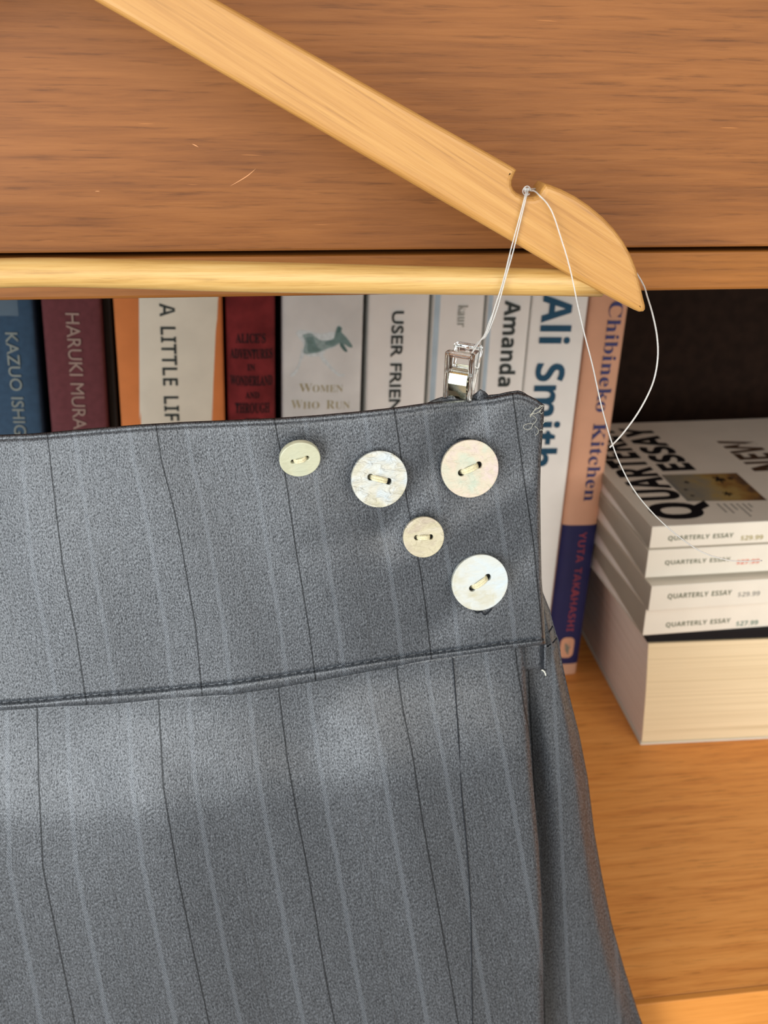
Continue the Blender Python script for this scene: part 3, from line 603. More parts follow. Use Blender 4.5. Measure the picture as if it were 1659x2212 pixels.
side_lit = paper_block('lit_page_side', (244, 240, 238), (226, 220, 216), (4, 4, 900)); pg_.data.materials.append(side_lit)  # left page faces painted paler and cooler in place of cool side light
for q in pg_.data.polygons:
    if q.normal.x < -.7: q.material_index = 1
box('cover', 0, Lx, 0, D, 0, .001, paper_w, root, .0002, False, 'white bottom cover')
box('cover', -.0042, Lx - .004, .0012, D, hb - .001, .0743, black_c, root, .0004, False, 'black top cover, thickened over the shaded gap above it')  # real black cover; the extra thickness paints the shaded air gap under the journals
ztop = hb + .0003
def qe(y0, y1, yf=YQ): return zy(y0, 1400, yf), zy(y1, 1400, yf)
z4t, z4b = qe(1319, 1373); z3t, z3b = qe(1268, 1311, YQ - .004); z2t, z2b = qe(1190, 1249); z1t, z1b = qe(1139, 1186)
zb4 = ztop + .0026; t4 = z4t - zb4 + .002
a = zb4; zz = [.0746, .0957, .1098, .1270]; hs = [.0157, .0122, .0164, .0127]
shade = paper_w
journal('lowest white journal of the stack, priced in green ink, just above the thick book', .2105, YQ - .001, zz[0], .0178, 1.2,
    [(QE, 'B', 1439, 1577, 1345, 1357, ink['green'], 'title'), ('$27.99', 'B', 1591, 1638, 1342, 1353, ink['sea'], 'price')], shade)
journal('white journal second from the bottom of the flat journals, priced in grey', .2095, YQ - .006, zz[1] - .0030, hs[1] + .0030, 1.0,
    [(QE, 'B', 1443, 1580, 1283, 1296, ink['green'], 'title'), ('$29.99', 'B', 1595, 1642, 1279, 1290, ink['softgrey'], 'price')], shade)
journal('white journal with a price printed in red, second from the top of the stack', .2078, YQ, zz[2], hs[2], .3,
    [(QE, 'B', 1437, 1577, 1211, 1222, ink['green'], 'title'), ('$27.99', 'B', 1592, 1641, 1209, 1220, ink['red'], 'price')], shade)
top, th = journal('white journal on top of the stack with big black cover lettering and a small picture', .2082, YQ + .0004, zz[3], hs[3], .3,
    [(QE, 'B', 1444, 1584, 1158, 1170, ink['green'], 'title'), ('$29.99', 'B', 1601, 1649, 1157, 1168, ink['sand'], 'price')], shade)
zc = zz[3] + hs[3]
def top_loc(px, py):
    v = ray(px, py); P = CAM + v * (zc - CAM.z) / v.z; q = P - Vector((.2082, YQ + .0004, zc))
    return q.x * math.cos(th) + q.y * math.sin(th), -q.x * math.sin(th) + q.y * math.cos(th)
tt = zz[3] and hs[3]
def cover_text(s, fam, x0, x1, ypx0, ypx1, m, sub=None, weight=0, name='cover_title'):
    # reads away from the spine: a = depth, letter tops towards -x ; x0/x1 given at row ypx0 (front)
    l = top_loc(x0, ypx0); r_ = top_loc(x1, ypx0); e = top_loc(x0, ypx1)
    return letters(name, s, fam, l[1], e[1], -r_[0], -l[0], lambda a, b, o: (-b, a, tt + .00003 + o), m, top, sub, weight)
cover_text('Q', 'B', 1420, 1566, 1124, 1086, ink['blacksoft'], None, .014)
cover_text('UARTERLY', 'B', 1386, 1482, 1082, 922, ink['blacksoft'], None, .014)
cover_text('ESSAY', 'B', 1431, 1509, 1018, 922, ink['blacksoft'], None, .014)
cover_text('NEW', 'B', 1630, 1716, 1018, 950, ink['brown'], None, .006)
cover_text('O', 'B', 1684, 1770, 1052, 1030, ink['brown'], None, .006)
# printed picture of birds over hills on the cover
c = [top_loc(*p) for p in ((1485, 1083), (1657, 1081), (1591, 1022), (1428, 1026))]
pm, nt, bs = newmat('cover_picture'); co = coords(nt)
sep = N(nt, 'ShaderNodeSeparateXYZ'); nt.links.new(co, sep.inputs[0])
nn = noise(nt, co, 130, 4, .6)
x0_, x1_ = c[0][0], c[1][0]
fx = math_(nt, 'DIVIDE', math_(nt, 'SUBTRACT', sep.outputs[0], x0_), x1_ - x0_)
fx = math_(nt, 'ADD', fx, math_(nt, 'MULTIPLY', math_(nt, 'SUBTRACT', nn, .5), .9))
nt.links.new(ramp(nt, fx, [(0, lin((120, 120, 114))), (.35, lin((146, 136, 110))), (.6, lin((166, 142, 84))), (.85, lin((142, 106, 56))), (1, lin((92, 70, 52)))]), bs.inputs['Base Color'])
bs.inputs['Roughness'].default_value = .5
V = [(q[0], q[1], tt + .00008) for q in c]; pic = pyd('cover_picture', V, [(0, 1, 2, 3)], pm, top, False)
def blob(cx_, cy_, w_, h_, m):
    l = top_loc(cx_, cy_); n = 11; V = []
    for i in range(n * 2):
        a = math.pi * i / n; rr = 1 if i % 4 < 2 else .45
        V.append((l[0] + w_ * rr * math.cos(a) * .001, l[1] + h_ * rr * math.sin(a) * .001, tt + .00012))
    pyd('bird', V, [tuple(range(2 * n))], m, pic, False)
for cx_, cy_, w_, h_ in ((1483, 1042, 1.6, 2.2), (1481, 1058, 1.3, 1.4), (1495, 1071, 1.3, 1.4), (1553, 1036, 3.4, 5.5), (1571, 1067, 2.6, 3.6), (1577, 1034, 1.6, 2.4)):
    blob(cx_, cy_, w_, h_, ink['blacksoft'])
for i, (xa, ya, xb, yb) in enumerate(((1549, 1088, 1573, 1107), (1563, 1088, 1589, 1109), (1578, 1088, 1597, 1102), (1591, 1088, 1627, 1116), (1604, 1088, 1629, 1105), (1616, 1088, 1629, 1096))):
    p0, p1 = top_loc(xa, ya), top_loc(xb, yb); dy = (p1[1] - p0[1]) ; n = 7; V = []; Fc = []
    for k in range(n):
        ya_ = p0[1] + dy * (k + .1) / n; yb_ = p0[1] + dy * (k + .85) / n; xm = p0[0]; w_ = .0006
        o = len(V); V += [(xm - w_, ya_, tt + .00008), (xm + w_, ya_, tt + .00008), (xm + w_, yb_, tt + .00008), (xm - w_, yb_, tt + .00008)]; Fc.append((o, o + 1, o + 2, o + 3))
    pyd('small_print', V, Fc, ink['softgrey'], top, False)

# ---------------------------------------------------------------- wooden hanger
YH0, YH1 = .2560, .2655                       # front and back of the flat arms
apex = at(-50, -215, YH0)
hg = thing('coat_hanger', 'honey-coloured flat wooden coat hanger hanging in front of the drawer', 'hanger', (apex.x, (YH0 + YH1) / 2, apex.z))
arm_top = [(-50, -285), (60, -232), (200, -155), (330, -80), (455, -8), (600, 74), (800, 187), (950, 272), (1060, 333), (1112, 363), (1118, 368)]
notch = [(1111, 384), (1108, 392), (1108, 402), (1112, 411), (1119, 418), (1130, 423), (1142, 426), (1154, 426), (1163, 423), (1168, 416), (1173, 408), (1180, 398)]
arm_end = [(1192, 401), (1215, 410), (1245, 425), (1275, 445), (1305, 470), (1330, 496), (1350, 523), (1366, 552), (1378, 583), (1386, 615), (1392, 642), (1397, 662), (1397, 670), (1393, 675), (1384, 676), (1374, 672)]
arm_bot = [(1340, 655), (1300, 634), (1244, 604), (1105, 522), (1000, 461), (890, 397), (700, 287), (500, 171), (350, 85), (200, -1), (60, -82), (-50, -146)]
right = [at(x, y, YH0) for x, y in arm_top + notch + arm_end + arm_bot]
poly = [(p.x - apex.x, p.z - apex.z) for p in right]
left = [(-x, z) for x, z in poly[::-1]]
n_top = len(poly)
outline = poly[1:-1] + left[1:-1]
me = curve_mesh([outline], (YH1 - YH0) / 2 - .0016, .0016, 3)
me.transform(Matrix(((1, 0, 0, 0), (0, 0, -1, 0), (0, 1, 0, 0), (0, 0, 0, 1))))
link('arms', me, hanger_wood, hg, False)
for p in me.polygons: p.use_smooth = False
# round bar, a touch thicker in the middle, its ends let into the arms
def bar_y(x, pts): return interp(pts, x)
top_e = [(0, 555), (300, 559), (600, 566), (900, 574), (1200, 580), (1300, 583)]; bot_e = [(0, 617), (300, 624), (500, 631), (900, 636), (1200, 639), (1300, 641)]
P = []; R = []
YB = .2605
for x in range(-50, 1301, 90):
    a, c = at(x, interp(top_e, x), YB), at(x, interp(bot_e, x), YB); P.append(((a + c) / 2)); R.append((a - c).length / 2 * .99)
half = [Vector((0, 0, 0))] + [Vector((p.x - apex.x, YB - (YH0 + YH1) / 2, p.z - apex.z)) for p in P if p.x > apex.x + .003]; half[0].z = half[1].z + .0001; half[0].y = half[1].y
R = R[len(R) - len(half) + 1:]; R = [R[0]] + R
full = [Vector((-p.x, p.y, p.z)) for p in half[:0:-1]] + half; RR = R[:0:-1] + R
V, Fc = tube_geo(full, lambda t: RR[min(len(RR) - 1, round(t * (len(RR) - 1)))], 28)
pyd('bar', V, Fc, bar_wood, hg, False, True, 'paler round wooden bar')
# hook over a drawer knob, above the picture
hook = [Vector((0, 0, -.006 + .02))] + [Vector((0, 0, .014 + k * .006)) for k in range(1, 5)]
hook = [Vector((0, 0, .008)), Vector((0, 0, .03)), Vector((0, 0, .042))] + [Vector((.017 - .017 * math.cos(a) if False else .016 * math.sin(a * 1.0), 0, .060 - .018 * math.cos(a))) for a in [0.35, .8, 1.3, 1.8, 2.3, 2.8, 3.3, 3.8, 4.3]]
tube('hook', spline(hook, 6), .0016, steel, hg, 10, False, 'steel wire hook')
kz = apex.z + .0731
bmk = bmesh.new(); bmesh.ops.create_cone(bmk, cap_ends=True, segments=24, radius1=.0028, radius2=.0028, depth=.038, matrix=Matrix.Translation((apex.x, YF - .019, kz)) @ Matrix.Rotation(math.pi / 2, 4, 'X'))
bmesh.ops.create_uvsphere(bmk, u_segments=20, v_segments=12, radius=.008, matrix=Matrix.Translation((apex.x, YF - .042, kz)))
bmobj('knob', bmk, steel, drawer, True, True)

# ---------------------------------------------------------------- garment: wide waistband, front panel, side panel
sk_mat = cloth_mat('pinstripe_cloth', (54, 58, 63), (79, 84, 90))
sk_plain = cloth_mat('plain_cloth', (52, 55, 60), (76, 80, 85), False)
thread_dark = plain('dark_thread', (24, 27, 32), .7, .2)
T = [(-50, 942), (0, 939), (60, 937), (100, 934), (200, 925), (300, 917), (400, 911), (500, 907), (590, 903), (680, 897), (780, 888), (860, 879), (930, 869), (1000, 864), (1060, 858), (1100, 850), (1118, 847), (1140, 853), (1158, 862), (1176, 875)]
S = [(-50, 1537), (0, 1535), (100, 1529), (200, 1523), (300, 1518), (400, 1511), (500, 1501), (600, 1486), (700, 1469), (800, 1450), (900, 1433), (1000, 1418), (1080, 1405), (1145, 1396), (1182, 1391)]
R_ = [(870, 1176), (900, 1175), (940, 1172), (1000, 1168), (1060, 1167), (1150, 1168), (1250, 1170), (1300, 1174), (1380, 1178), (1400, 1179)]
OFF = [(-50, 17), (0, 17), (100, 18), (200, 22), (400, 27), (640, 26), (800, 22), (1000, 17), (1150, 14)]
FR = [(1390, 1132), (1408, 1134), (1500, 1139), (1584, 1144), (1701, 1153), (1837, 1165), (1973, 1172), (2212, 1175), (2420, 1178)]
SR = [(1262, 1168), (1280, 1173), (1298, 1180), (1320, 1189), (1339, 1193), (1370, 1202), (1384, 1208), (1416, 1212), (1443, 1217), (1506, 1231), (1584, 1251), (1681, 1270), (1798, 1284), (1895, 1301), (1993, 1321), (2090, 1348), (2188, 1379), (2300, 1420), (2420, 1462)]
DW = [[(900, 93), (945, 103), (1094, 120), (1210, 134), (1292, 149), (1367, 164), (1494, 183), (1540, 190)],
      [(880, 330), (926, 338), (997, 349), (1091, 374), (1176, 392), (1266, 407), (1348, 422), (1483, 435), (1540, 441)],
      [(870, 586), (908, 593), (1031, 617), (1178, 638), (1343, 665), (1455, 680), (1540, 692)],
      [(860, 848), (900, 854), (977, 865), (1093, 881), (1209, 904), (1305, 919), (1398, 929), (1540, 948)],
      [(840, 1106), (900, 1114), (1035, 1132), (1170, 1152), (1300, 1165), (1390, 1174), (1540, 1190)]]
DL = [[(1450, 78), (1530, 80), (1700, 84), (1876, 93), (1993, 117), (2212, 162), (2420, 210)],
      [(1450, 341), (1521, 343), (1700, 353), (1888, 384), (2032, 413), (2212, 452), (2420, 500)],
      [(1450, 601), (1499, 603), (1642, 621), (1782, 646), (1851, 660), (1986, 683), (2109, 703), (2212, 724), (2420, 768)],
      [(1400, 852), (1458, 859), (1536, 871), (1634, 892), (1769, 912), (1863, 929), (1995, 953), (2212, 990), (2420, 1030)],
      [(1390, 1112), (1440, 1117), (1536, 1134), (1700, 1168), (1892, 1203), (2212, 1262), (2420, 1300)]]
def ucoord(D_, x, y):
    k = [(clampi(d_, y), i) for i, d_ in enumerate(D_)]
    return interp(k, x)
def mir(pts, x): return interp(pts, x) if x >= -50 else interp(pts, -100 - x)
def depth_w(x, y):                             # waistband depth: hangs almost flat, left end further back
    k = ucoord(DW, x, y)
    Y = .2492 + .016 * (1 - sm(-250, 560, x)) - .009 * (y - 900) / 1300 + .0010 * math.sin(k * 2.6 + .5 + y * .0035) + .0006 * math.sin(k * 5.5 - y * .006)
    for bx, by, s in ((819, 1034, 1), (1014, 1012, 1), (914, 1159, 1), (1036, 1257, 1), (647, 990, 1)):
        Y += .0007 * math.exp(-((x - bx) ** 2 + (y - by) ** 2) / 60. ** 2) * s
    # drag lines between the buttons
    for x0_, y0_, x1_, y1_, a in ((870, 1090, 1010, 900, .0013), (930, 1180, 1130, 1060, -.0008), (700, 1180, 860, 1130, .0003), (990, 1310, 1160, 1170, .0009)):
        dx, dy = x1_ - x0_, y1_ - y0_; L2 = dx * dx + dy * dy
        t = max(-.3, min(1.3, ((x - x0_) * dx + (y - y0_) * dy) / L2)); d2 = (x - x0_ - t * dx) ** 2 + (y - y0_ - t * dy) ** 2
        Y += a * math.exp(-d2 / 38. ** 2)
    Y += .0012 * sm(1060, 1180, x) + .0007 * sm(1180, 1480, y)
    return Y
org = at(560, 1150, .25)
sk = thing('pinstripe_skirt', 'charcoal pinstriped garment with wide waistband and five shell buttons, clipped below the hanger', 'garment', (org.x, .25, org.z))
def sheet(name, ncol, nrow, fn, m, parent, thick=.0005, label=None, flip=False):
    """fn(s, t) -> (px, py, depth, u, v)"""
    V = []; Fc = []; UV = []
    for j in range(nrow + 1):
        for i in range(ncol + 1):
            x, y, Y, u, v = fn(i / ncol, j / nrow); V.append(at(x, y, Y)); UV.append((u, v))
    for j in range(nrow):
        for i in range(ncol):
            a = j * (ncol + 1) + i; Fc.append((a, a + ncol + 1, a + ncol + 2, a + 1))
    me = bpy.data.meshes.new(name); me.from_pydata([tuple(q) for q in V], [], Fc); me.update()
    ul = me.uv_layers.new(name='UVMap')
    for l in me.loops: ul.data[l.index].uv = UV[l.vertex_index]
    o = link(name, me, m, parent, True, True, label)
    if thick:
        md = o.modifiers.new('thickness', 'SOLIDIFY'); md.thickness = thick; md.offset = -1
    return o
XL = -1270
def colx(s, xr):                               # more columns inside the picture
    return XL + (xr - XL) * (1 - (1 - s) ** 1.35)
def f_waist(s, t):
    xt = colx(s, 1176); yt, ys = mir(T, xt), mir(S, xt)
    y = yt + (ys - yt) * t
    xr = clampi(R_, y); x = colx(s, xr)
    if x < 1100: 
        yt, ys = mir(T, x), mir(S, x); y = yt + (ys - yt) * t
    yst = ys - mir(OFF, x)
    Y = depth_w(x, y)
    d = y - yt
    Y += .0022 * math.exp(-d / 5.0)             # top edge rolls away
    Y += .0005 * math.exp(-((d - 10) / 3.0) ** 2)  # crease under the rolled rim
    Y += .0007 * math.exp(-((y - yst) / 3.5) ** 2)  # sewn-down groove
    if y > yst: Y += -.0006 * math.sin(math.pi * min(1, (y - yst) / max(4, ys - yst))) + .0015 * sm(ys - 5, ys, y)
    Y += .0030 * math.exp(-(clampi(R_, y) - x) / 4.0)
    return x, y, Y, ucoord(DW, x, y), y / 262
# row spacing needs to be fine near the rim and the hem
rows = [0, .004, .008, .012, .016, .020, .024, .03] + [.03 + .90 * k / 64 for k in range(1, 65)] + [.93 + .07 * k / 22 for k in range(1, 23)]
wb = sheet('waistband', 300, len(rows) - 1, lambda s, t: f_waist(s, rows[round(t * (len(rows) - 1))]), sk_mat, sk, .0005)
def depth_l(x, y):
    k = ucoord(DL, x, y); ys = mir(S, x)
    d = y - ys
    Y = .2512 + .015 * (1 - sm(-250, 560, x)) - .009 * (y - 900) / 1300
    Y += -.0058 * sm(0, 260, d) + .0070 * sm(200, 900, d)
    Y += .0011 * math.sin(k * 3.0 + 1.1 + d * .003) * sm(0, 150, d) + .0007 * math.sin(k * 6.6 - d * .004) * sm(0, 200, d)
    Y += -.0015 * math.exp(-((x - 760 - d * .3) / 90) ** 2) * sm(0, 120, d)
    return Y
def f_front(s, t):
    y0 = mir(S, colx(s, 1132)) - 7; y = y0 + (2420 - y0) * t
    xr = clampi(FR, max(y, 1390)); x = colx(s, xr)
    if s < .999:
        y0 = mir(S, x) - 7; y = y0 + (2420 - y0) * t
    Y = depth_l(x, y) + .0030 * math.exp(-(xr - x) / 5.0) + .0012 * math.exp(-(xr - x) / 22.0)
    return x, y, Y, ucoord(DL, x, y), y / 262
fp = sheet('front_panel', 300, 110, f_front, sk_mat, sk, .0005)
def f_side(s, t):
    y = 1262 + (2420 - 1262) * t; xr = clampi(SR, y); xl = min(clampi(R_, y) - 26 if y < 1400 else clampi(FR, y) - 30, xr - 6)
    x = xl + (xr - xl) * s
    w = max(1, xr - clampi(FR, y)); q = (x - clampi(FR, y)) / w
    Y = .2585 + .0075 * sm(1400, 2300, y) - .0060 * math.sin(math.pi * min(1, max(0, q))) * sm(1400, 1700, y) + .0045 * sm(.75, 1.0, q) 
    Y += .0008 * math.exp(-((y - (1391 - (x - 1190) * .5)) / 4.0) ** 2)
    xs = interp([(1262, 1190), (1525, 1198), (1700, 1208), (1915, 1218), (2212, 1231), (2420, 1238)], y)
    return x, y, Y, .25 + (x - xs) / 215, y / 262
sp = sheet('side_panel', 46, 120, f_side, sk_mat, sk, .0005)
# facing seen behind the top edge, bunched where the clip bites
TB = [(900, 880), (930, 869), (955, 859), (975, 856), (1000, 858), (1018, 856), (1030, 847), (1040, 842), (1049, 846), (1056, 855), (1080, 852), (1105, 847), (1120, 845), (1150, 858), (1174, 876)]
def f_face(s, t):
    x = 905 + (1172 - 905) * s; yt = interp(TB, x); y = yt + 60 * t
    Y = .2544 - .0016 * math.exp(-((x - 1040) / 12) ** 2) * (1 - t) + .0006 * math.sin(x * .12)
    return x, y, Y, ucoord(DW, x, y) + .13, y / 262
sheet('facing', 60, 8, f_face, sk_plain, sk, .0007, 'inner facing showing behind the top edge')
def f_tab(s, t):
    y = 1392 + (1447 + 2 * math.sin(s * 9) - 1392) * t; x = 1131 + (1181 - 1131) * s
    Y = .2526 + .0010 * math.exp(-((x - 1171) / 2.5) ** 2) - .0007 * sm(1172, 1176, x)
    return x, y, Y, ucoord(DW, x, y) + .2, y / 262
sheet('waistband_end', 24, 10, f_tab, sk_plain, sk, .0005, 'loose end of the waistband below the seam')
def f_back(s, t):
    x = -1240 + (1130 + 1240) * s; y = 960 + (2420 - 960) * t
    return x, y, .2720 - .0035 * sm(1500, 2300, y), x / 262, y / 262
sheet('back_layer', 60, 30, f_back, sk_plain, sk, .0005)
# stitches along the waistband hem
x = -60; stitches = []
stm = None
while x < 1165:
    L_ = 11.5 + random.uniform(-1.5, 1.5); xa, xb = x, x + L_
    pts = []
    for q in (0, .33, .66, 1):
        xx = xa + (xb - xa) * q; yy = mir(S, xx) - mir(OFF, xx) + (q - .5) * -2
        Y = f_waist((1 - (1 - (xx - XL) / (clampi(R_, yy) - XL)) ** (1 / 1.35)), (yy - mir(T, xx)) / (mir(S, xx) - mir(T, xx)))[2]
        pts.append(at(xx, yy, Y - .00004 + (.0002 if q in (0, 1) else 0)))
    stitches.append(pts); x += 19.5 + random.uniform(-1, 1)
for pts in stitches: tube('stitch', pts, .00014, thread_dark, wb, 6, True)
for (xa, ya), (xb, yb) in (((1189, 1361), (1194, 1352)), ((1182, 1397), (1190, 1391)), ((1194, 1389), (1203, 1378)), ((1186, 1365), (1188, 1362))):
    tube('stitch', [at(xa, ya, .2575), at((xa + xb) / 2, (ya + yb) / 2, .2573), at(xb, yb, .2575)], .00022, thread_dark, sp, 6, True)
# sewn dart
dart = [(978, 1422), (984, 1500), (991, 1600), (997, 1710), (1008, 1822), (1016, 1945), (1019, 2060), (1021, 2212), (1024, 2350)]
tube('dart_seam', spline([at(x, y, depth_l(x, y) - .00014) for x, y in dart], 8), .00018, thread_dark, fp, 6, True)
tube('end_seam', spline([at(x, y, .2517) for x, y in ((1172, 1385), (1172, 1410), (1171, 1430), (1171, 1446))], 5), .00016, thread_dark, sk, 6, True)
lint = plain('loose_thread', (150, 148, 136), .8, .2)
def zz_(x, y): return at(1100 + x / 13.82, 840 + y / 13.82, .2484)
for k, (pts, r_) in enumerate((([(1020, 490), (880, 580), (780, 620), (690, 720), (630, 790), (640, 850)], .00009), ([(1040, 520), (930, 500), (860, 590), (800, 570), (720, 690), (700, 760), (620, 760)], .00008),
        ([(960, 640), (860, 700), (770, 740), (690, 740), (640, 820)], .00009), ([(1000, 560), (940, 620), (900, 680), (960, 740), (1010, 700)], .00007),
        ([(690, 790), (770, 840), (810, 930), (720, 1050), (640, 1030), (500, 1060), (420, 1120), (460, 1190), (560, 1220), (650, 1180), (690, 1100), (710, 1060)], .00007),
        ([(760, 1110), (860, 1200), (860, 1320), (780, 1380)], .00007), ([(900, 1240), (960, 1220), (1010, 1240), (1030, 1180)], .00008), ([(1010, 1040), (1060, 980), (1120, 960), (1060, 900)], .00010))):
    tube('loose_thread', spline([zz_(*p) for p in pts], 7), r_, lint, sk, 6, True, 'pale loose thread at the frayed corner')
tube('loose_thread', spline([at(x, y, .2515) for x, y in ((1170, 1447), (1174, 1449), (1177, 1453), (1179, 1459))], 4), .00022, plain('pale_thread', (190, 190, 180), .7, .2), sk, 6, True, 'pale thread end at the foot of the waistband')

# ---------------------------------------------------------------- shell buttons
cot = plain('cream_sewing_thread', (196, 188, 156), .75, .2, .08, 3000)
BT = [(647.5, 990, 44.5, 'small pale green shell button, leftmost', ((164, 164, 140), (172, 172, 148), (168, 170, 148)), 14, (-14, 3), .25),
      (819, 1034.5, 61, 'large rippled shell button with a bluish white lower half', ((164, 160, 136), (176, 174, 161), (172, 180, 182)), -16, (15, 5), 1.0),
      (1014.5, 1012, 61.5, 'large shell button tinged pink, nearest the corner', ((162, 169, 152), (177, 166, 146), (180, 164, 158)), 22, (14, 0), .55),
      (914.5, 1159.5, 44, 'small shell button in the middle of the group', ((158, 146, 128), (169, 161, 134), (172, 164, 146)), 0, (14, 0), .7),
      (1036, 1257.5, 60.5, 'large milky blue-white shell button, lowest of the five', ((162, 156, 129), (174, 176, 169), (170, 180, 184)), 33, (14, 2), .3)]
for i, (bx, by, br, lab, cols, ang, (tx, ty), bu) in enumerate(BT):
    Yb = depth_w(bx, by) - .0030
    cpt = at(bx, by, Yb); rad = (at(bx + br, by, Yb) - at(bx - br, by, Yb)).length / 2
    circ = lambda r_, cx_=0, cy_=0, n=64: [(cx_ + r_ * math.cos(2 * math.pi * k / n), cy_ + r_ * math.sin(2 * math.pi * k / n)) for k in range(n)]
    hs_ = rad * (.36 if br > 50 else .37) * (.92); hr = rad * (.115 if br > 50 else .125)
    a = math.radians(ang); hx, hy = hs_ * math.cos(a), hs_ * math.sin(a)
    me = curve_mesh([circ(rad), circ(hr, -hx, -hy, 20), circ(hr, hx, hy, 20)], .0006, .0002, 2)
    Mx = Matrix.Translation(Vector(cpt) - Vector(sk.location)) @ Matrix.Rotation(math.radians(90 - tx), 4, 'X') @ Matrix.Rotation(math.radians(ty), 4, 'Y')
    o = link('button', me, pearl('shell_%d' % i, *cols, seed=i * .31 + .1, bumps=bu), None, False, False, lab)
    o.parent = sk; o.matrix_local = Mx
    # sewing thread: several strands across, dipping into both holes
    g = []
    for q in range(6):
        off = (q - 2.5) * hr * .25; px_, py_ = -math.sin(a) * off, math.cos(a) * off
        arc = []
        for k in range(9):
            t = -1 + 2 * k / 8; z = .0013 - .0028 * abs(t) ** 5 + .00012 * math.sin(q * 2.1)
            wv = 1.0 - .25 * abs(t) ** 3
            arc.append((hx * t * 1.03 + px_ * wv, hy * t * 1.03 + py_ * wv, z))
        g.append(tube_geo(arc, .00024, 6))
    V, Fc = join_geo(g); th_ = pyd('button_thread', V, Fc, cot, None, False, True); th_.parent = o
    V, Fc = tube_geo([(0, 0, -.0030), (0, 0, -.0008)], rad * .28, 16); sh = pyd('shank_thread', V, Fc, thread_dark, None, False, True); sh.parent = o
tube('bunched_thread', spline([at(x, y, depth_w(x, y) - .0006) for x, y in ((1024, 1318), (1031, 1324), (1040, 1321), (1047, 1328), (1056, 1322), (1062, 1315))], 5), .00022, thread_dark, sk, 6, True)
tube('bunched_thread', spline([at(x, y, depth_w(x, y) - .0002) for x, y in ((986, 951), (1000, 947), (1018, 949))], 5), .00018, thread_dark, sk, 6, True)

# ---------------------------------------------------------------- clear sewing clip
plastic = glass('clear_plastic', .03, 1.47)
chrome = plain('bright_spring_steel', (226, 224, 200), .16, .5, .03, 400, 1.0)
tp = at(1004, 751, .2556)
clip = thing('sewing_clip', 'small clear plastic sewing clip with metal band gripping the garment top', 'clip', tuple(tp), (math.radians(-3), math.radians(4), math.radians(-24)))
def lever(side, name):
    w_, h_ = .0076, .0150
    def rr(x0, x1, y0, y1, r, n=5):
        out = []
        for cx_, cy_, a0 in ((x1 - r, y1 - r, 0), (x0 + r, y1 - r, 90), (x0 + r, y0 + r, 180), (x1 - r, y0 + r, 270)):
            for k in range(n + 1):
                a = math.radians(a0 + 90 * k / n); out.append((cx_ + r * math.cos(a), cy_ + r * math.sin(a)))
        return out
    outl = rr(-w_ / 2, w_ / 2, -h_, 0, .0009)
    holes = [rr(-w_ * .30, w_ * .30, -.0052, -.0019, .0004)]
    if side > 0: holes.append([(.0011 * 0 + .00045 * math.cos(2 * math.pi * k / 12), -.00105 + .00045 * math.sin(2 * math.pi * k / 12)) for k in range(12)])
    bm = bmesh.new()
    def depth(z): return side * interp([(-.0150, .0004), (-.0108, .0012), (-.0062, .0017), (0, .0052)], z)
    def add(me):
        bmesh_tmp = bmesh.new(); bmesh_tmp.from_mesh(me)
        bmesh.ops.subdivide_edges(bmesh_tmp, edges=[e for e in bmesh_tmp.edges if e.calc_length() > .003], cuts=3, use_grid_fill=False)
        m2 = bpy.data.meshes.new('t'); bmesh_tmp.to_mesh(m2); bmesh_tmp.free(); bm.from_mesh(m2)
    me = curve_mesh([outl] + holes, .00035, .0002, 1)
    for v in me.vertices: x, z, e = v.co; v.co = Vector((x, depth(z) + e, z))
    add(me)
    # raised side walls and cross bar
    for sx in (-1, 1):
        me = curve_mesh([rr(sx * w_ / 2 - (.0010 if sx > 0 else 0), sx * w_ / 2 + (.0010 if sx < 0 else 0), -h_ + .001, -.0003, .0003)], .0008, .0002, 1)
        for v in me.vertices: x, z, e = v.co; v.co = Vector((x, depth(z) + side * .0007 + e, z))
        add(me)
    for z1, z0 in ((-.0001, -.0011), (-.0054, -.0064)):
        me = curve_mesh([rr(-w_ / 2 + .0003, w_ / 2 - .0003, z0, z1, .0003)], .0008, .0002, 1)
        for v in me.vertices: x, z, e = v.co; v.co = Vector((x, depth(z) + side * .0006 + e, z))
        add(me)
    return bmobj(name, bm, plastic, clip, False, False)
lever(-1, 'jaw'); lever(1, 'jaw')
def band(side):
    prof = [(-.0062, .0006), (-.0060, .0022), (-.0059, .0034), (-.0063, .0040), (-.0075, .0043), (-.0090, .0041), (-.0097, .0037), (-.0112, .0029), (-.0127, .0019), (-.0134, .0016)]
    wv = .0024; t_ = .00018; V = []; Fc = []
    for z, y in prof:
        for x, o_ in ((-wv, 0), (wv, 0), (wv, t_), (-wv, t_)): V.append((x, side * (y + o_), z))
    for k in range(len(prof) - 1):
        for i in range(4): Fc.append((4 * k + i, 4 * k + (i + 1) % 4, 4 * k + 4 + (i + 1) % 4, 4 * k + 4 + i))
    return V, Fc
V, Fc = join_geo([band(-1), band(1)])
pyd('spring_band', V, Fc, chrome, clip, False, False, 'shiny metal spring band')

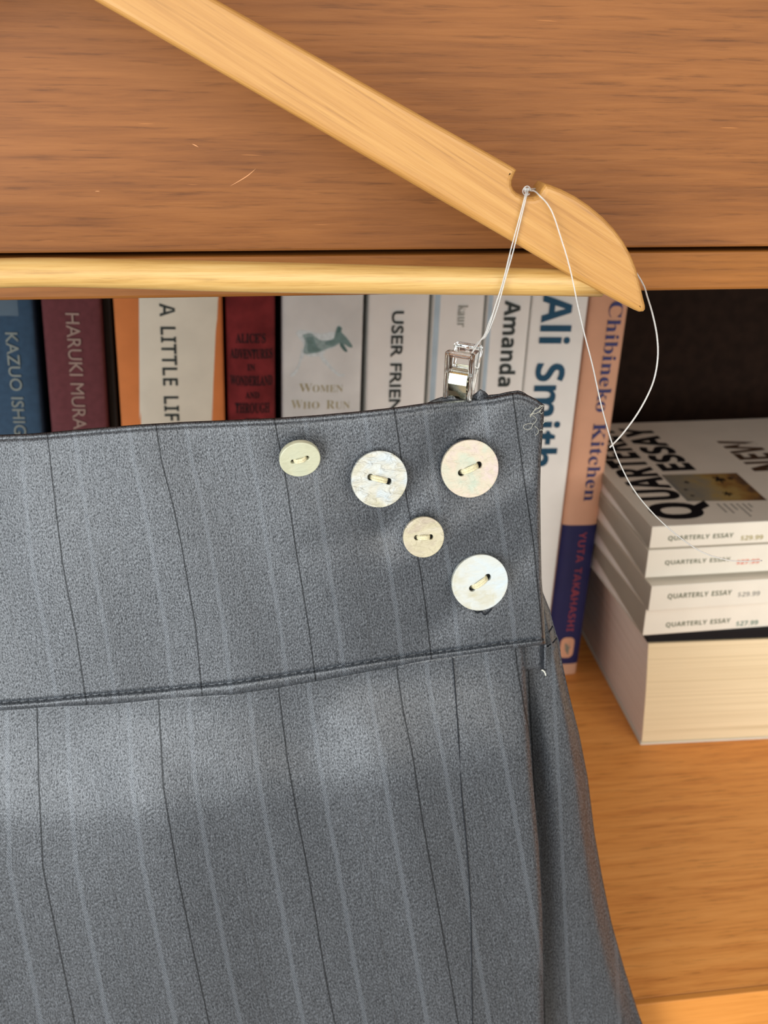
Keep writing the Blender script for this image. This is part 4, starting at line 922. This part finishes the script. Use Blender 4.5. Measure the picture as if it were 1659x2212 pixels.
# ---------------------------------------------------------------- nylon thread loop
nylon = glass('clear_nylon', .08, 1.42, (.98, .98, .97, 1))
nt = nylon.node_tree; bs = nt.nodes['Principled BSDF']; bs.inputs['Transmission Weight'].default_value = .6; bs.inputs['Roughness'].default_value = .22
bs.inputs['Base Color'].default_value = (.82, .82, .80, 1)
kp = at(1137, 412, .2580)
bs.inputs['Base Color'].default_value = (.76, .75, .72, 1)
ny = thing('nylon_thread', 'clear nylon thread tied through the hanger notch, holding the clip, ends trailing right', 'thread', tuple(kp))
rN = .00017
def strand(name, pts, r=rN):
    return tube(name, spline([at(x, y, Y) for x, y, Y in pts], 10), r, nylon, ny, 10, True)
strand('strand', [(1137, 408, .2590), (1134, 424, .2552), (1120, 478, .2550), (1102, 545, .2550), (1086, 610, .2551), (1070, 660, .2550), (1058, 700, .2550), (1048, 725, .2550), (1040, 733, .2552), (1016, 768, .2560)])
strand('strand', [(1140, 408, .2592), (1137, 424, .2553), (1124, 478, .2550), (1108, 545, .2550), (1091, 605, .2551), (1076, 660, .2550), (1062, 700, .2552), (1049, 727, .2554), (1036, 737, .2556), (1019, 762, .2570)])
strand('strand', [(1103, 550, .2556), (1090, 600, .2553), (1073, 655, .2556), (1057, 695, .2558), (1046, 724, .2556), (1030, 742, .2575), (1022, 752, .2600)])
strand('trailing_end', [(1143, 412, .2592), (1155, 413, .2575), (1166, 423, .2552), (1182, 440, .2549), (1196, 466, .2546), (1212, 515, .2542), (1226, 560, .2538), (1238, 610, .2533), (1248, 660, .2530), (1262, 720, .2528), (1280, 790, .2526), (1300, 880, .2525), (1323, 960, .2525), (1345, 1014, .2525), (1372, 1062, .2525), (1410, 1108, .2525), (1455, 1150, .2525), (1505, 1186, .2525), (1545, 1203, .2525), (1590, 1212, .2525), (1646, 1211, .2525)], .00019)
strand('trailing_end', [(1143, 409, .2595), (1158, 408, .262), (1176, 409, .267), (1230, 430, .2680), (1300, 500, .2685), (1360, 570, .2685), (1388, 612, .2680), (1398, 640, .2660), (1410, 680, .2620), (1419, 725, .2590), (1421, 770, .2570), (1414, 815, .2560), (1400, 852, .2550), (1376, 895, .2545), (1345, 937, .2540), (1317, 967, .2535)], .00024)
bmk = bmesh.new()
for dx, dz, r in ((0, 0, .00062), (.0004, .0003, .0005), (-.0003, .0004, .00045), (.0002, -.0006, .0004)):
    bmesh.ops.create_icosphere(bmk, subdivisions=2, radius=r, matrix=Matrix.Translation((dx, 0, dz)))
link_o = bmobj('knot', bmk, nylon, ny, False, True)
V, Fc = tube_geo(spline([(.0010 * math.cos(a) + .0001, .0002 * math.sin(a * 2), .0011 * math.sin(a)) for a in [k * .7 for k in range(9)]], 5), .00015, 8)
pyd('knot_loop', V, Fc, nylon, ny, False, True)
